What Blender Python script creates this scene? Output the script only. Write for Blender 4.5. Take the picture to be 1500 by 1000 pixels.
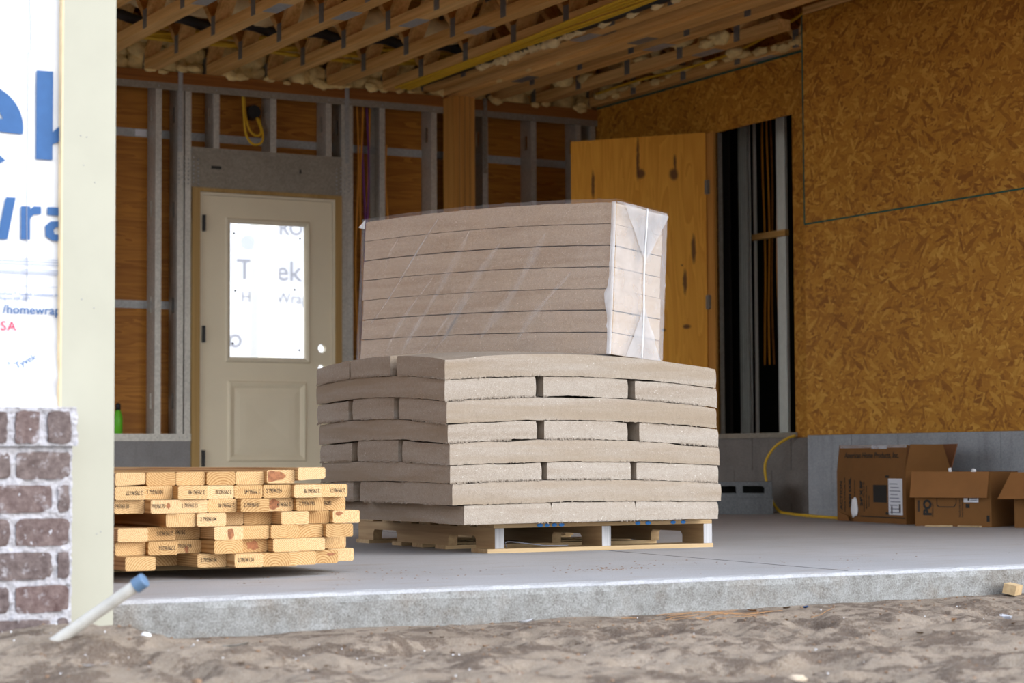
import bpy, bmesh, math, random
from mathutils import Vector, Matrix, noise
rnd = random.Random(11)
for o in list(bpy.data.objects): bpy.data.objects.remove(o)
SC = bpy.context.scene
COL = SC.collection

# ------------------------------------------------------------ camera
yaw, pitch, roll, CH = 0.5126383, 0.0564678, -0.0053044, 0.3355
fw = Vector((math.sin(yaw)*math.cos(pitch), math.cos(yaw)*math.cos(pitch), math.sin(pitch)))
rt = Vector((math.cos(yaw), -math.sin(yaw), 0)); up = rt.cross(fw)
r2 = rt*math.cos(roll)+up*math.sin(roll); u2 = -rt*math.sin(roll)+up*math.cos(roll)
cam = bpy.data.cameras.new('camera'); co = bpy.data.objects.new('camera', cam); COL.objects.link(co)
M = Matrix((r2, u2, -fw)).transposed().to_4x4(); M.translation = Vector((0, 0, CH)); co.matrix_world = M
cam.sensor_fit = 'HORIZONTAL'; cam.sensor_width = 36; cam.lens = 3055.06/1500*36
cam.clip_start = .05; cam.clip_end = 500
cam.dof.use_dof = True; cam.dof.focus_distance = 7.35; cam.dof.aperture_fstop = 4.8
SC.camera = co

# ------------------------------------------------------------ world, sun, exposure
W = bpy.data.worlds.new('sky'); SC.world = W; W.use_nodes = True
wt = W.node_tree; wt.nodes.clear()
wo = wt.nodes.new('ShaderNodeOutputWorld'); wb = wt.nodes.new('ShaderNodeBackground')
wg = wt.nodes.new('ShaderNodeTexCoord'); ws = wt.nodes.new('ShaderNodeSeparateXYZ'); wr = wt.nodes.new('ShaderNodeValToRGB')
wt.links.new(wg.outputs['Generated'], ws.inputs[0]); wt.links.new(ws.outputs['Z'], wr.inputs[0])
wr.color_ramp.elements[0].color = (.93, .97, 1.0, 1); wr.color_ramp.elements[1].color = (.62, .76, 1.0, 1)
wt.links.new(wr.outputs[0], wb.inputs['Color']); wb.inputs['Strength'].default_value = 2.1
wt.links.new(wb.outputs[0], wo.inputs[0])
sl = bpy.data.lights.new('sun', 'SUN'); so = bpy.data.objects.new('sun', sl); COL.objects.link(so)
sl.energy = 2.9; sl.angle = math.radians(55); sl.color = (1.0, .96, .90)
so.rotation_euler = Vector((-.50, .80, -.36)).to_track_quat('-Z', 'Y').to_euler()
SC.view_settings.view_transform = 'Standard'; SC.view_settings.look = 'None'
SC.view_settings.exposure = 0.3; SC.view_settings.gamma = 1; SC.view_settings.use_curve_mapping = False

# ------------------------------------------------------------ materials
class NT:
    def __init__(s, name):
        s.m = bpy.data.materials.new(name); s.m.use_nodes = True; s.t = s.m.node_tree
        s.b = s.t.nodes['Principled BSDF']; s.out = s.t.nodes['Material Output']
    def n(s, ty, props=None, **ins):
        nd = s.t.nodes.new('ShaderNode'+ty)
        for k, v in (props or {}).items(): setattr(nd, k, v)
        for k, v in ins.items(): s.set(nd, k, v)
        return nd
    def set(s, nd, k, v):
        i = nd.inputs[int(k[1:])] if k[0] == 'i' and k[1:].isdigit() else nd.inputs[k.replace('_', ' ')]
        if isinstance(v, bpy.types.NodeSocket): s.t.links.new(v, i)
        else: i.default_value = v
    def math(s, op, a, b=0.0, clamp=False):
        nd = s.n('Math', {'operation': op, 'use_clamp': clamp}, i0=a, i1=b); return nd.outputs[0]
    def mix(s, f, a, b, mode='MIX'):
        nd = s.n('MixRGB', {'blend_type': mode}, Fac=f, Color1=a, Color2=b); return nd.outputs[0]
    def ramp(s, f, stops):
        nd = s.n('ValToRGB', None, Fac=f); cr = nd.color_ramp
        while len(cr.elements) < len(stops): cr.elements.new(.5)
        for e, (p_, c) in zip(cr.elements, stops):
            e.position = p_; e.color = (*c, 1) if len(c) == 3 else c
        return nd.outputs[0]
    def obj(s): return s.n('TexCoord').outputs['Object']
    def rand(s): return s.n('ObjectInfo').outputs['Random']
    def mapping(s, v, scale=(1, 1, 1), rot=(0, 0, 0), loc=(0, 0, 0)):
        nd = s.n('Mapping', None, Vector=v); nd.inputs['Scale'].default_value = scale
        nd.inputs['Rotation'].default_value = rot; nd.inputs['Location'].default_value = loc
        return nd.outputs[0]
    def noise(s, v, scale, detail=3, rough=.5, dist=0):
        nd = s.n('TexNoise', None, Vector=v, Scale=scale, Detail=detail, Roughness=rough, Distortion=dist); return nd.outputs[0]
    def bump(s, h, strength=.3, dist=.01):
        nd = s.n('Bump', None, Height=h, Strength=strength, Distance=dist); s.set(s.b, 'Normal', nd.outputs[0])
    def base(s, c=None, rough=.7, metal=0, spec=.3):
        if c is not None: s.set(s.b, 'Base_Color', c if isinstance(c, bpy.types.NodeSocket) else (*c, 1))
        s.b.inputs['Roughness'].default_value = rough; s.b.inputs['Metallic'].default_value = metal
        s.b.inputs['Specular IOR Level'].default_value = spec
        return s.m
    def offs(s, k=7.0):
        c = s.n('CombineXYZ', None, X=s.math('MULTIPLY', s.rand(), k), Y=s.math('MULTIPLY', s.rand(), k*1.7), Z=s.math('MULTIPLY', s.rand(), k*.6)).outputs[0]
        return s.n('VectorMath', {'operation': 'ADD'}, i0=s.obj(), i1=c).outputs[0]

def plain(name, c, rough=.6, metal=0, spec=.3, var=.12, scale=20, bump=0):
    t = NT(name); v = t.noise(t.obj(), scale, 4, .6)
    d = tuple(x*(1-var) for x in c); e = tuple(min(1, x*(1+var)) for x in c)
    if bump: t.bump(v, bump, .004)
    return t.base(t.ramp(v, [(.3, d), (.7, e)]), rough, metal, spec)

def m_pine():
    t = NT('pine_lumber'); v = t.obj(); r = t.rand()
    r2_ = t.math('FRACT', t.math('MULTIPLY', r, 37.7)); r3 = t.math('FRACT', t.math('MULTIPLY', r, 91.3))
    s_ = t.n('SeparateXYZ', None, Vector=v)
    x = t.math('ADD', s_.outputs[0], t.math('MULTIPLY', t.math('SUBTRACT', r, .5), .12))
    z = t.math('ADD', s_.outputs[2], t.math('MULTIPLY', t.math('SUBTRACT', r2_, .5), .15))
    nv = t.mapping(v, (9, .5, 9)); nz = t.noise(nv, 1.6, 2)
    d = t.math('SQRT', t.math('ADD', t.math('MULTIPLY', x, x), t.math('MULTIPLY', z, z)))
    d = t.math('ADD', d, t.math('MULTIPLY', nz, .018))
    sn = t.math('SINE', t.math('MULTIPLY', d, t.math('ADD', 900., t.math('MULTIPLY', r3, 500.))))
    sn = t.math('MULTIPLY', t.math('ADD', sn, 1), .5)
    c = t.ramp(sn, [(0, (.74, .55, .32)), (.5, (.72, .52, .29)), (.85, (.44, .245, .09)), (1, (.36, .19, .065))])
    fl = t.noise(t.mapping(v, (160, 6, 160)), 1, 3)
    c = t.mix(.25, c, t.ramp(fl, [(.3, (.5, .3, .13)), (.7, (.85, .66, .42))]))
    tone = t.ramp(r3, [(0, (.66, .56, .42)), (.3, (.80, .70, .55)), (.65, (.90, .84, .74)), (1, (.98, .96, .94))])
    c = t.mix(1, c, tone, 'MULTIPLY')
    t.bump(fl, .15, .002)
    return t.base(c, .65, 0, .25)

def m_wood(name, c1, c2, axis=1, freq=1.0, rough=.7):
    t = NT(name); sc = [60*freq]*3; sc[axis] = 1.6*freq
    v = t.offs(); g = t.noise(t.mapping(v, tuple(sc)), 1, 4, .6, .3)
    sc2 = [9*freq]*3; sc2[axis] = .35*freq; h = t.noise(t.mapping(v, tuple(sc2)), 1, 2, .5, .8)
    f = t.math('ADD', t.math('MULTIPLY', g, .55), t.math('MULTIPLY', h, .45))
    c = t.ramp(f, [(.35, c1), (.62, c2)]); t.bump(g, .2, .003)
    return t.base(c, rough, 0, .25)

def m_osb():
    t = NT('osb_board'); v = t.obj(); pri = None; col = None; w = t.noise(v, 2.6, 2)
    wob = t.n('VectorMath', {'operation': 'SCALE'}, i0=t.n('TexNoise', None, Vector=v, Scale=5., Detail=1.).outputs['Color'], Scale=.03).outputs[0]
    vv = t.n('VectorMath', {'operation': 'ADD'}, i0=v, i1=wob).outputs[0]
    for i, (a, k) in enumerate(((.15, 1.), (-.6, .85), (1.0, 1.15), (-1.25, .95), (.6, .75), (-.2, 1.2))):
        mp = t.mapping(t.mapping(vv, (1, 1, 1), (a, 0, 0)), (3., 14*k, 56*k), (0, 0, 0), (i*3.7, i*1.3, i*2.1))
        vo = t.n('TexVoronoi', None, Vector=mp, Scale=1., Randomness=1.)
        sp = t.n('SeparateColor', None, Color=vo.outputs['Color'])
        if pri is None: pri, col = sp.outputs[0], sp.outputs[1]
        else:
            g = t.math('GREATER_THAN', sp.outputs[0], pri)
            col = t.mix(g, col, sp.outputs[1]); pri = t.math('MAXIMUM', pri, sp.outputs[0])
    fine = t.noise(t.mapping(v, (40, 25, 120)), 1, 3)
    f = t.math('ADD', t.math('MULTIPLY', col, .62), t.math('ADD', t.math('MULTIPLY', fine, .25), t.math('MULTIPLY', w, .2)))
    c = t.ramp(f, [(.22, (.28, .10, .008)), (.42, (.44, .182, .016)), (.68, (.52, .235, .024)), (.95, (.70, .38, .065))])
    t.bump(f, .12, .003)
    return t.base(c, .55, 0, .35)

def m_ply(name, c1, c2, axis=2, knots=()):
    t = NT(name); v = t.obj()
    sc = [11., 11., 11.]; sc[axis] = .9
    a = t.noise(t.mapping(v, tuple(sc)), 1, 2, .5, 1.6)
    band = t.math('FRACT', t.math('MULTIPLY', a, 5.))
    fs = [120.]*3; fs[axis] = 3.; g = t.noise(t.mapping(v, tuple(fs)), 1, 3)
    f = t.math('ADD', t.math('MULTIPLY', band, .35), t.math('ADD', t.math('MULTIPLY', g, .35), t.math('MULTIPLY', t.noise(v, 1.7, 2), .35)))
    c = t.ramp(f, [(.25, c1), (.8, c2)])
    if knots:
        s_ = t.n('SeparateXYZ', None, Vector=v)
        wz = t.math('MULTIPLY', t.math('SUBTRACT', t.noise(v, 30, 2), .5), .014)
        for kx, kz, rx, rz in knots:
            dx = t.math('DIVIDE', t.math('ADD', t.math('SUBTRACT', s_.outputs[0], kx), wz), rx)
            dz = t.math('DIVIDE', t.math('SUBTRACT', s_.outputs[2], kz), rz)
            d = t.math('ADD', t.math('MULTIPLY', dx, dx), t.math('MULTIPLY', dz, dz))
            k = t.n('MapRange', None, Value=d); k.inputs['From Min'].default_value = .5; k.inputs['From Max'].default_value = 1.7
            k.inputs['To Min'].default_value = .88; k.inputs['To Max'].default_value = 0
            c = t.mix(k.outputs[0], c, (.085, .026, .007, 1))
    t.bump(g, .1, .002)
    return t.base(c, .55, 0, .3)

def m_fibre(name='grey_fibre_board', gain=None, long_side=None):
    t = NT(name); v = t.offs(3)
    fl = t.noise(t.mapping(v, (1, 1, 1)), 420, 3, .7); sp = t.noise(v, 150, 2, .7)
    lay = t.noise(t.mapping(v, (2.2, 2.2, 26)), 1, 2, .5)
    c = t.ramp(lay, [(.3, (.40, .352, .305)), (.52, (.355, .30, .245)), (.72, (.285, .222, .165))])
    c = t.mix(.38, c, t.ramp(fl, [(.32, (.17, .135, .105)), (.68, (.58, .53, .48))]))
    md = t.noise(t.mapping(v, (1, 1, 1.6)), 62, 4, .75); c = t.mix(.14, c, t.ramp(md, [(.36, (.21, .17, .135)), (.64, (.50, .45, .40))]))
    c = t.mix(t.ramp(sp, [(.66, (0, 0, 0)), (.74, (1, 1, 1))]), c, (.62, .58, .53, 1))
    if long_side is not None:
        # the moulded long side of a bundle is tanner than its cut ends
        nn = t.n('SeparateXYZ', None, Vector=t.n('NewGeometry').outputs['Normal']).outputs[long_side]
        nn = t.math('MULTIPLY', t.math('MULTIPLY', nn, nn), t.math('LESS_THAN', t.math('ABSOLUTE', t.n('SeparateXYZ', None, Vector=t.n('NewGeometry').outputs['Normal']).outputs[2]), .6))
        bd = t.ramp(t.noise(t.mapping(v, (1.2, 1.2, 16)), 1, 3, .6), [(.38, (.08, .08, .08)), (.62, (.75, .75, .75))])
        c = t.mix(t.math('MULTIPLY', nn, bd), c, (.30, .236, .172, 1))
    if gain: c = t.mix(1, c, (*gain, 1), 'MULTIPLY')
    h = t.math('ADD', t.math('MULTIPLY', fl, .6), t.math('MULTIPLY', sp, .8)); t.bump(h, .5, .004)
    return t.base(c, .95, 0, .05)

def m_steel(name='galvanised_steel', c=(.53, .515, .47), metal=.42, rough=.5):
    t = NT(name); v = t.offs(5)
    vo = t.n('TexVoronoi', None, Vector=v, Scale=90.).outputs['Color']
    sp = t.n('SeparateColor', None, Color=vo).outputs[0]; w = t.noise(v, 4, 3)
    f = t.math('ADD', t.math('MULTIPLY', sp, .4), t.math('MULTIPLY', w, .6))
    return t.base(t.ramp(f, [(.2, tuple(x*.8 for x in c)), (.8, tuple(min(1, x*1.15) for x in c))]), rough, metal, .4)

def m_slab():
    t = NT('garage_concrete'); v = t.obj()
    a = t.noise(v, 1.2, 5, .6); b = t.noise(t.mapping(v, (3, 14, 14)), 1, 5, .7); c_ = t.noise(v, 220, 2)
    c = t.ramp(a, [(.3, (.285, .285, .30)), (.7, (.37, .37, .39))])
    c = t.mix(t.ramp(b, [(.53, (0, 0, 0)), (.68, (.6, .6, .6))]), c, (.27, .22, .18, 1))
    s_ = t.n('SeparateXYZ', None, Vector=v)
    pt = t.noise(v, 26, 5, .7)
    low = t.math('LESS_THAN', s_.outputs[2], -.012)
    face = t.ramp(pt, [(.3, (.06, .052, .043)), (.5, (.135, .136, .13)), (.72, (.205, .21, .21))])
    face = t.mix(t.ramp(t.noise(v, 6, 4, .65), [(.52, (0, 0, 0)), (.7, (.7, .7, .7))]), face, (.10, .072, .045, 1))
    c = t.mix(low, c, face)
    c = t.mix(.18, c, t.ramp(c_, [(.3, (.2, .19, .17)), (.7, (.9, .9, .9))]))
    t.bump(t.math('ADD', t.math('MULTIPLY', pt, t.math('MULTIPLY', low, 1.2)), t.math('MULTIPLY', c_, .4)), .35, .006)
    return t.base(c, .62, 0, .4)

def m_sand():
    t = NT('sandy_soil'); v = t.obj()
    a = t.noise(v, 5, 5, .65); g = t.noise(v, 260, 3, .8); k = t.noise(t.mapping(v, (1, 1.25, 1)), 5.5, 6, .75)
    c = t.ramp(a, [(.3, (.25, .188, .132)), (.66, (.39, .31, .235))])
    c = t.mix(t.ramp(k, [(.485, (0, 0, 0)), (.55, (.95, .95, .95))]), c, (.075, .042, .024, 1))
    c = t.mix(.4, c, t.ramp(g, [(.3, (.09, .06, .045)), (.5, (.28, .225, .18)), (.74, (.6, .57, .53))]))
    t.bump(t.math('ADD', g, t.math('MULTIPLY', k, .8)), .7, .01)
    return t.base(c, .95, 0, .1)

def m_block(name, c1, c2):
    t = NT(name); v = t.obj(); a = t.noise(v, 5, 4, .6); g = t.noise(v, 160, 3, .7)
    st = t.noise(t.mapping(v, (7, 7, 1.2)), 1, 4, .6)
    c = t.ramp(a, [(.3, c1), (.7, c2)]); c = t.mix(t.ramp(st, [(.56, (0, 0, 0)), (.72, (.6, .6, .6))]), c, tuple(x*.55 for x in c1)+(1,))
    c = t.mix(.2, c, t.ramp(g, [(.3, (.1, .1, .1)), (.7, (.8, .8, .8))])); t.bump(g, .3, .004)
    return t.base(c, .9, 0, .15)

def m_brick():
    t = NT('brick'); v = t.obj(); at = t.n('Attribute', {'attribute_name': 'tint'}).outputs['Fac']
    c = t.ramp(at, [(0, (.095, .068, .068)), (.5, (.15, .115, .108)), (1, (.14, .082, .076))])
    a = t.noise(v, 55, 4, .7); c = t.mix(.5, c, t.ramp(a, [(.3, (.035, .024, .024)), (.7, (.24, .195, .185))]))
    ww = t.noise(v, 30, 5, .65); c = t.mix(t.ramp(ww, [(.56, (0, 0, 0)), (.68, (.8, .8, .8))]), c, (.40, .38, .40, 1))
    t.bump(a, .5, .006)
    return t.base(c, .9, 0, .15)

def m_tyvek():
    t = NT('white_house_wrap'); v = t.obj(); a = t.noise(t.mapping(v, (6, 6, 2.5)), 1.5, 4, .6, 1.2)
    t.bump(a, .35, .02)
    return t.base((.70, .71, .74), .6, 0, .3)

def m_film(name, alpha, white=.9):
    t = NT(name); n = t.noise(t.mapping(t.obj(), (7, 7, 7)), 1, 3, .6, .5)
    t.b.inputs['Base Color'].default_value = (white*.97, white, min(1, white*1.08), 1); t.b.inputs['Roughness'].default_value = .16
    t.b.inputs['Specular IOR Level'].default_value = .6
    tr = t.n('BsdfTransparent'); mx = t.n('MixShader')
    f = t.n('MapRange', None, Value=n); f.inputs['From Min'].default_value = .3; f.inputs['From Max'].default_value = .7
    f.inputs['To Min'].default_value = alpha*.75; f.inputs['To Max'].default_value = alpha*1.25
    t.t.links.new(f.outputs[0], mx.inputs[0]); t.t.links.new(tr.outputs[0], mx.inputs[1]); t.t.links.new(t.b.outputs[0], mx.inputs[2])
    t.t.links.new(mx.outputs[0], t.out.inputs[0]); t.bump(n, .2, .01)
    return t.m

def m_glass():
    t = NT('door_glass'); gl = t.n('BsdfGlossy', None, Roughness=.02); tr = t.n('BsdfTransparent'); mx = t.n('MixShader', None, Fac=.06)
    t.t.links.new(tr.outputs[0], mx.inputs[1]); t.t.links.new(gl.outputs[0], mx.inputs[2]); t.t.links.new(mx.outputs[0], t.out.inputs[0])
    return t.m

ROOMDARK = plain('unlit_room_black', (.022, .019, .017), .95)  # near-black colour stands for the gloom of the unlit inner room
PINE = m_pine(); OSB = m_osb(); FIBRE = m_fibre(); FIBREX = m_fibre('grey_fibre_crosswise', None, 1); FIBREY = m_fibre('grey_fibre_endwise', None, 0); FIBRET = m_fibre('tan_lifted_fibre', (1.5, 1.36, 1.22)); STEEL = m_steel(); STEELD = m_steel('dull_galvanised_steel', (.33, .30, .25), .35, .6)  # FIBRET: the bundle fibre, tanner and also brightened in colour for the dim pack
PALES = plain('pale_lifted_steel', (.86, .87, .80), .5, var=.05)  # whitish steel, its colour raised to stand for light on the inner studs
STRAP = m_steel('steel_strap', (.42, .43, .43), .3, .6); PLATE = m_steel('nail_plate_steel', (.24, .24, .23), .4, .55)
TRUSSX = m_wood('truss_wood', (.58, .30, .075), (.88, .56, .22), 1)
TRUSSZ = m_wood('post_wood', (.46, .20, .04), (.66, .33, .08), 2)
PLATEW = m_wood('dark_plate_wood', (.20, .068, .014), (.38, .15, .032), 0)
FRAMEW = m_wood('door_jamb_wood', (.36, .22, .075), (.50, .33, .13), 2, .6)
PALLETX = m_wood('pallet_wood', (.36, .235, .115), (.58, .43, .25), 0, .8)
PALLETY = m_wood('pallet_stringer_wood', (.33, .21, .11), (.54, .38, .21), 1, .8)
WEATH = m_wood('weathered_end_grain', (.20, .20, .21), (.50, .50, .52), 2, 1.2)
PLYW = m_ply('sheathing_plywood', (.25, .082, .006), (.50, .205, .024), 0)
SLAB = m_slab(); SAND = m_sand(); BRICK = m_brick(); TYVEK = m_tyvek(); GLASS = m_glass()
MORTAR = plain('whitewashed_mortar', (.40, .39, .415), .95, var=.14, scale=60, bump=.6)
CREAMP = plain('cream_trim_board', (.385, .375, .305), .55, var=.03, scale=7, bump=.05)
TAN = plain('raw_board_edge', (.74, .58, .36), .8)
DOORM = plain('cream_door_paint', (.84, .745, .55), .45, var=.02, scale=5)
DOORF = plain('door_frame_paint', (.79, .71, .54), .5, var=.03)
BLK_G = m_block('grey_block', (.26, .28, .30), (.37, .39, .42)); BLK_B = m_block('brownish_block', (.13, .108, .092), (.19, .165, .142))
BLK_D = m_block('dark_block', (.085, .095, .10), (.125, .135, .14)); BLK_L = m_block('dark_footing_block', (.19, .18, .18), (.27, .26, .26))
CARD = plain('cardboard', (.19, .083, .022), .8, var=.07, scale=9); CARDI = plain('cardboard_inside', (.23, .098, .028), .8, var=.06, scale=9)
CARDR = plain('reddish_cardboard', (.19, .075, .03), .8, var=.06)
INK = plain('black_ink', (.02, .018, .016), .7, var=0); INKB = plain('stamp_ink', (.05, .032, .022), .8, var=.1)
BLUE = plain('blue_print', (.030, .10, .26), .6, var=.08, scale=40); RED = plain('red_print', (.55, .03, .09), .6, var=.05)
BLUEL = plain('faded_blue_print', (.13, .19, .36), .6, var=.1); GREYP = plain('grey_print', (.25, .27, .33), .7, var=.05)
GREYW = plain('pale_print', (.27, .28, .32), .7, var=.03)
BLUEP = plain('blue_spray_paint', (.03, .22, .62), .5, var=.15, scale=90)
PAPER = plain('white_label_paper', (.72, .73, .78), .6, var=.03); WHITE = plain('white_plastic', (.82, .82, .84), .5, var=.04)
PVC = plain('white_pvc', (.52, .50, .46), .45, var=.18, scale=18); CAPB = plain('blue_grey_cap', (.11, .19, .31), .4, var=.1)
FOAM = plain('spray_foam', (.84, .64, .29), .9, var=.22, scale=14, bump=.6)
FOAMC = plain('cream_insulation', (.86, .68, .36), .9, var=.16, scale=12, bump=.4)
BLACK = plain('black_plastic', (.018, .018, .02), .45, var=.1); DARKDUCT = plain('dark_duct', (.03, .028, .028), .5)
ORANGE = plain('orange_cable', (.72, .30, .03), .5, var=.05); YELLOW = plain('yellow_cable', (.74, .46, .03), .5, var=.05)
PURPLE = plain('purple_cable', (.20, .05, .22), .5, var=.05); GREEN = plain('green_can', (.13, .50, .02), .35, var=.05)
GREENE = plain('green_edge_paint', (.03, .10, .075), .8, var=.2); REDP = plain('red_pipe_wrap', (.28, .05, .05), .5)
KNOT = plain('dark_knot', (.29, .115, .05), .7, var=.4, scale=120)
LEAF = plain('dry_leaf', (.16, .085, .035), .8, var=.3, scale=60); STRAW = plain('pine_straw', (.36, .19, .08), .8, var=.2)
STONE = plain('tan_stone', (.55, .44, .33), .8, var=.15, scale=40); MUD = plain('mud_crumb', (.22, .14, .09), .95, var=.3, scale=60)
OUTW = plain('porch_column_paint', (.86, .83, .75), .6, var=.02); HOLE = plain('slot_shadow', (.05, .05, .045), .9)
FILM = m_film('clear_film', .10); FILMH = m_film('hazy_film', .32, .74); FOLD = m_film('folded_film', .42, .62); EDGEF = m_film('film_crease', .75, .95)
STREAK = m_film('film_streak', .06, .95)

# ------------------------------------------------------------ object helpers
def link(o, parent=None):
    COL.objects.link(o)
    if parent is not None:
        o.parent = parent
        w = parent.matrix_basis.copy(); q = parent
        while q.parent is not None: w = q.parent.matrix_basis @ w if False else w; q = q.parent
        o.matrix_parent_inverse = parent['_w'].inverted() if False else WM[parent.name].inverted()
    WM[o.name] = o.matrix_basis.copy()
    return o
WM = {}
def tag(o, label=None, cat=None, group=None, kind=None):
    if label: o['label'] = label
    if cat: o['category'] = cat
    if group: o['group'] = group
    if kind: o['kind'] = kind
    return o
def thing(name, label, cat, loc=(0, 0, 0), group=None, kind=None):
    o = bpy.data.objects.new(name, None); o.location = loc; o.empty_display_size = .05
    COL.objects.link(o); WM[o.name] = Matrix.Translation(Vector(loc)); return tag(o, label, cat, group, kind)
def obj(name, bm, mat, parent=None, smooth=False, bevel=0, segs=2, label=None):
    """mesh given in world coordinates; kept there under its parent"""
    if bevel:
        es = [e for e in bm.edges if len(e.link_faces) == 2 and e.calc_face_angle(0) > .6]
        bmesh.ops.bevel(bm, geom=es, offset=bevel, segments=segs, affect='EDGES', profile=.5)
    if isinstance(bm, bmesh.types.BMesh):
        me = bpy.data.meshes.new(name); bm.normal_update(); bm.to_mesh(me); bm.free()
    else: me = bm
    if smooth: me.shade_smooth()
    me.materials.clear()
    for m_ in (mat if isinstance(mat, (list, tuple)) else [mat]): me.materials.append(m_)
    o = bpy.data.objects.new(name, me); COL.objects.link(o)
    if parent is not None:
        o.parent = parent; o.matrix_parent_inverse = WM[parent.name].inverted()
    WM[o.name] = Matrix.Identity(4)
    if label: o['label'] = label
    return o
def BM(): return bmesh.new()
def box(bm, x0, x1, y0, y1, z0, z1, mi=0):
    vs = [bm.verts.new((x, y, z)) for z in (z0, z1) for y in (y0, y1) for x in (x0, x1)]
    for f in ((0, 2, 3, 1), (4, 5, 7, 6), (0, 1, 5, 4), (2, 6, 7, 3), (0, 4, 6, 2), (1, 3, 7, 5)):
        bm.faces.new([vs[i] for i in f]).material_index = mi
    return vs
def obox(bm, c, s, R=None):
    vs = box(bm, -s[0]/2, s[0]/2, -s[1]/2, s[1]/2, -s[2]/2, s[2]/2)
    mt = Matrix.Translation(Vector(c)) @ (R.to_4x4() if R is not None else Matrix.Identity(4))
    for v in vs: v.co = mt @ v.co
    return vs
def bx(*a):
    bm = BM(); box(bm, *a); return bm
def xform(bm, mt):
    for v in bm.verts: v.co = mt @ v.co
    return bm
def tube(bm, pts, r, n=8, closed=False):
    pts = [Vector(p) for p in pts]; rings = []
    u = None
    for i, p in enumerate(pts):
        t = (pts[min(i+1, len(pts)-1)]-pts[max(i-1, 0)]).normalized()
        if u is None: u = t.orthogonal().normalized()
        u = (u-t*u.dot(t)).normalized(); w = t.cross(u)
        rr = r[i] if isinstance(r, (list, tuple)) else r
        rings.append([bm.verts.new(p+u*rr*math.cos(a)+w*rr*math.sin(a)) for a in (2*math.pi*k/n for k in range(n))])
    for a, b in zip(rings, rings[1:]):
        for k in range(n): bm.faces.new((a[k], a[(k+1) % n], b[(k+1) % n], b[k]))
    bm.faces.new(rings[0][::-1]); bm.faces.new(rings[-1])
    return bm
def smoothpts(pts, k=6):
    P = [Vector(p) for p in pts]; P = [P[0]]+P+[P[-1]]; out = []
    for i in range(1, len(P)-2):
        for j in range(k):
            t = j/k; a, b, c, d = P[i-1:i+3]
            out.append(.5*((2*b)+(-a+c)*t+(2*a-5*b+4*c-d)*t*t+(-a+3*b-3*c+d)*t*t*t))
    out.append(P[-2]); return out
def curve_mesh(loops, depth):
    """2-D outlines with holes -> mesh in XY, thickness depth about z=0"""
    cu = bpy.data.curves.new('outline', 'CURVE'); cu.dimensions = '2D'; cu.fill_mode = 'BOTH'; cu.extrude = depth/2
    for lp in loops:
        sp = cu.splines.new('POLY'); sp.points.add(len(lp)-1); sp.use_cyclic_u = True
        for q, (x, y) in zip(sp.points, lp): q.co = (x, y, 0, 1)
    o = bpy.data.objects.new('outline', cu); me = bpy.data.meshes.new_from_object(o)
    bpy.data.objects.remove(o); bpy.data.curves.remove(cu); return me
def text_bm(s, size, bold=0, depth=.0006, align='LEFT', spacing=1.0):
    cu = bpy.data.curves.new('text', 'FONT'); cu.body = s; cu.size = size; cu.offset = bold; cu.extrude = depth/2
    cu.align_x = align; cu.space_character = spacing; cu.resolution_u = 3
    o = bpy.data.objects.new('text', cu); me = bpy.data.meshes.new_from_object(o)
    bpy.data.objects.remove(o); bpy.data.curves.remove(cu)
    bm = BM(); bm.from_mesh(me); bpy.data.meshes.remove(me); return bm
def mesh_bm(me):
    bm = BM(); bm.from_mesh(me); bpy.data.meshes.remove(me); return bm
FRONT = lambda x, y, z: Matrix.Translation((x, y, z)) @ Matrix.Rotation(math.pi/2, 4, 'X')     # text in the XZ plane facing -Y
def rect(x0, z0, x1, z1): return [(x0, z0), (x1, z0), (x1, z1), (x0, z1)]
def circ(x, z, r, n=20): return [(x+r*math.cos(2*math.pi*k/n), z+r*math.sin(2*math.pi*k/n)) for k in range(n)]
def plate_xz(loops, y0, y1):
    bm = mesh_bm(curve_mesh(loops, abs(y1-y0))); return xform(bm, FRONT(0, (y0+y1)/2, 0))
def fbm(x, y, z=0, o=4):
    return noise.fractal(Vector((x, y, z)), 1.0, 2.0, o)

YB, YS, XR, XC, ZC = 12.515, 4.906, 7.364, 7.749, 2.81

# ============================================================ SETTING
# ground
def axis(a0, a1, step, lo, hi):
    L = []; x = lo
    while x < a0-1e-6: L.append(x); x += max(.12, (a0-x)*.3)
    n = int((a1-a0)/step)
    L += [a0+i*(a1-a0)/n for i in range(n+1)]
    x = a1; s = .12
    while x < hi: x += s; s *= 1.5; L.append(x)
    return L
def ground_z(x, y):
    d = YS-y
    z = -.098-.012*min(max(d, 0), 3)/1.0
    z += .010*max(0, x-2.5)/2 if x < 6 else .018
    z += .075*math.exp(-((x-1.42)**2/.055+(y-4.58)**2/.12))
    z += .026*math.exp(-((x-1.75)**2/.03+(y-4.25)**2/.05))
    amp = min(1, max(0, d)/.5+.15)
    if 0 < x < 7 and 2 < y < 5.2:
        z += amp*(.024*fbm(x*2.3, y*3.2, .3, 3)+.013*fbm(x*8, y*9, 2.1, 3)+(.006+.012*max(0, fbm(x*3.3, y*4, 3.3, 2)))*fbm(x*26, y*30, 5.5, 4))
        q = fbm(x*3.1+7, y*4.2, 9., 2)
        if q > .25: z -= amp*.03*min(1, (q-.25)*4)
    elif y < YS: z += .02*fbm(x, y, .3, 2)*min(1, max(0, d))
    return z
xs = axis(.9, 5.3, .0095, -60, 60); ys = axis(2.95, 4.93, .0085, -60, 60)
bm = BM(); g = [[bm.verts.new((x, y, ground_z(x, y) if y < 4.94 else min(-.1, -.1))) for x in xs] for y in ys]
for a, b in zip(g, g[1:]):
    for i in range(len(xs)-1): bm.faces.new((a[i], a[i+1], b[i+1], b[i]))
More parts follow.
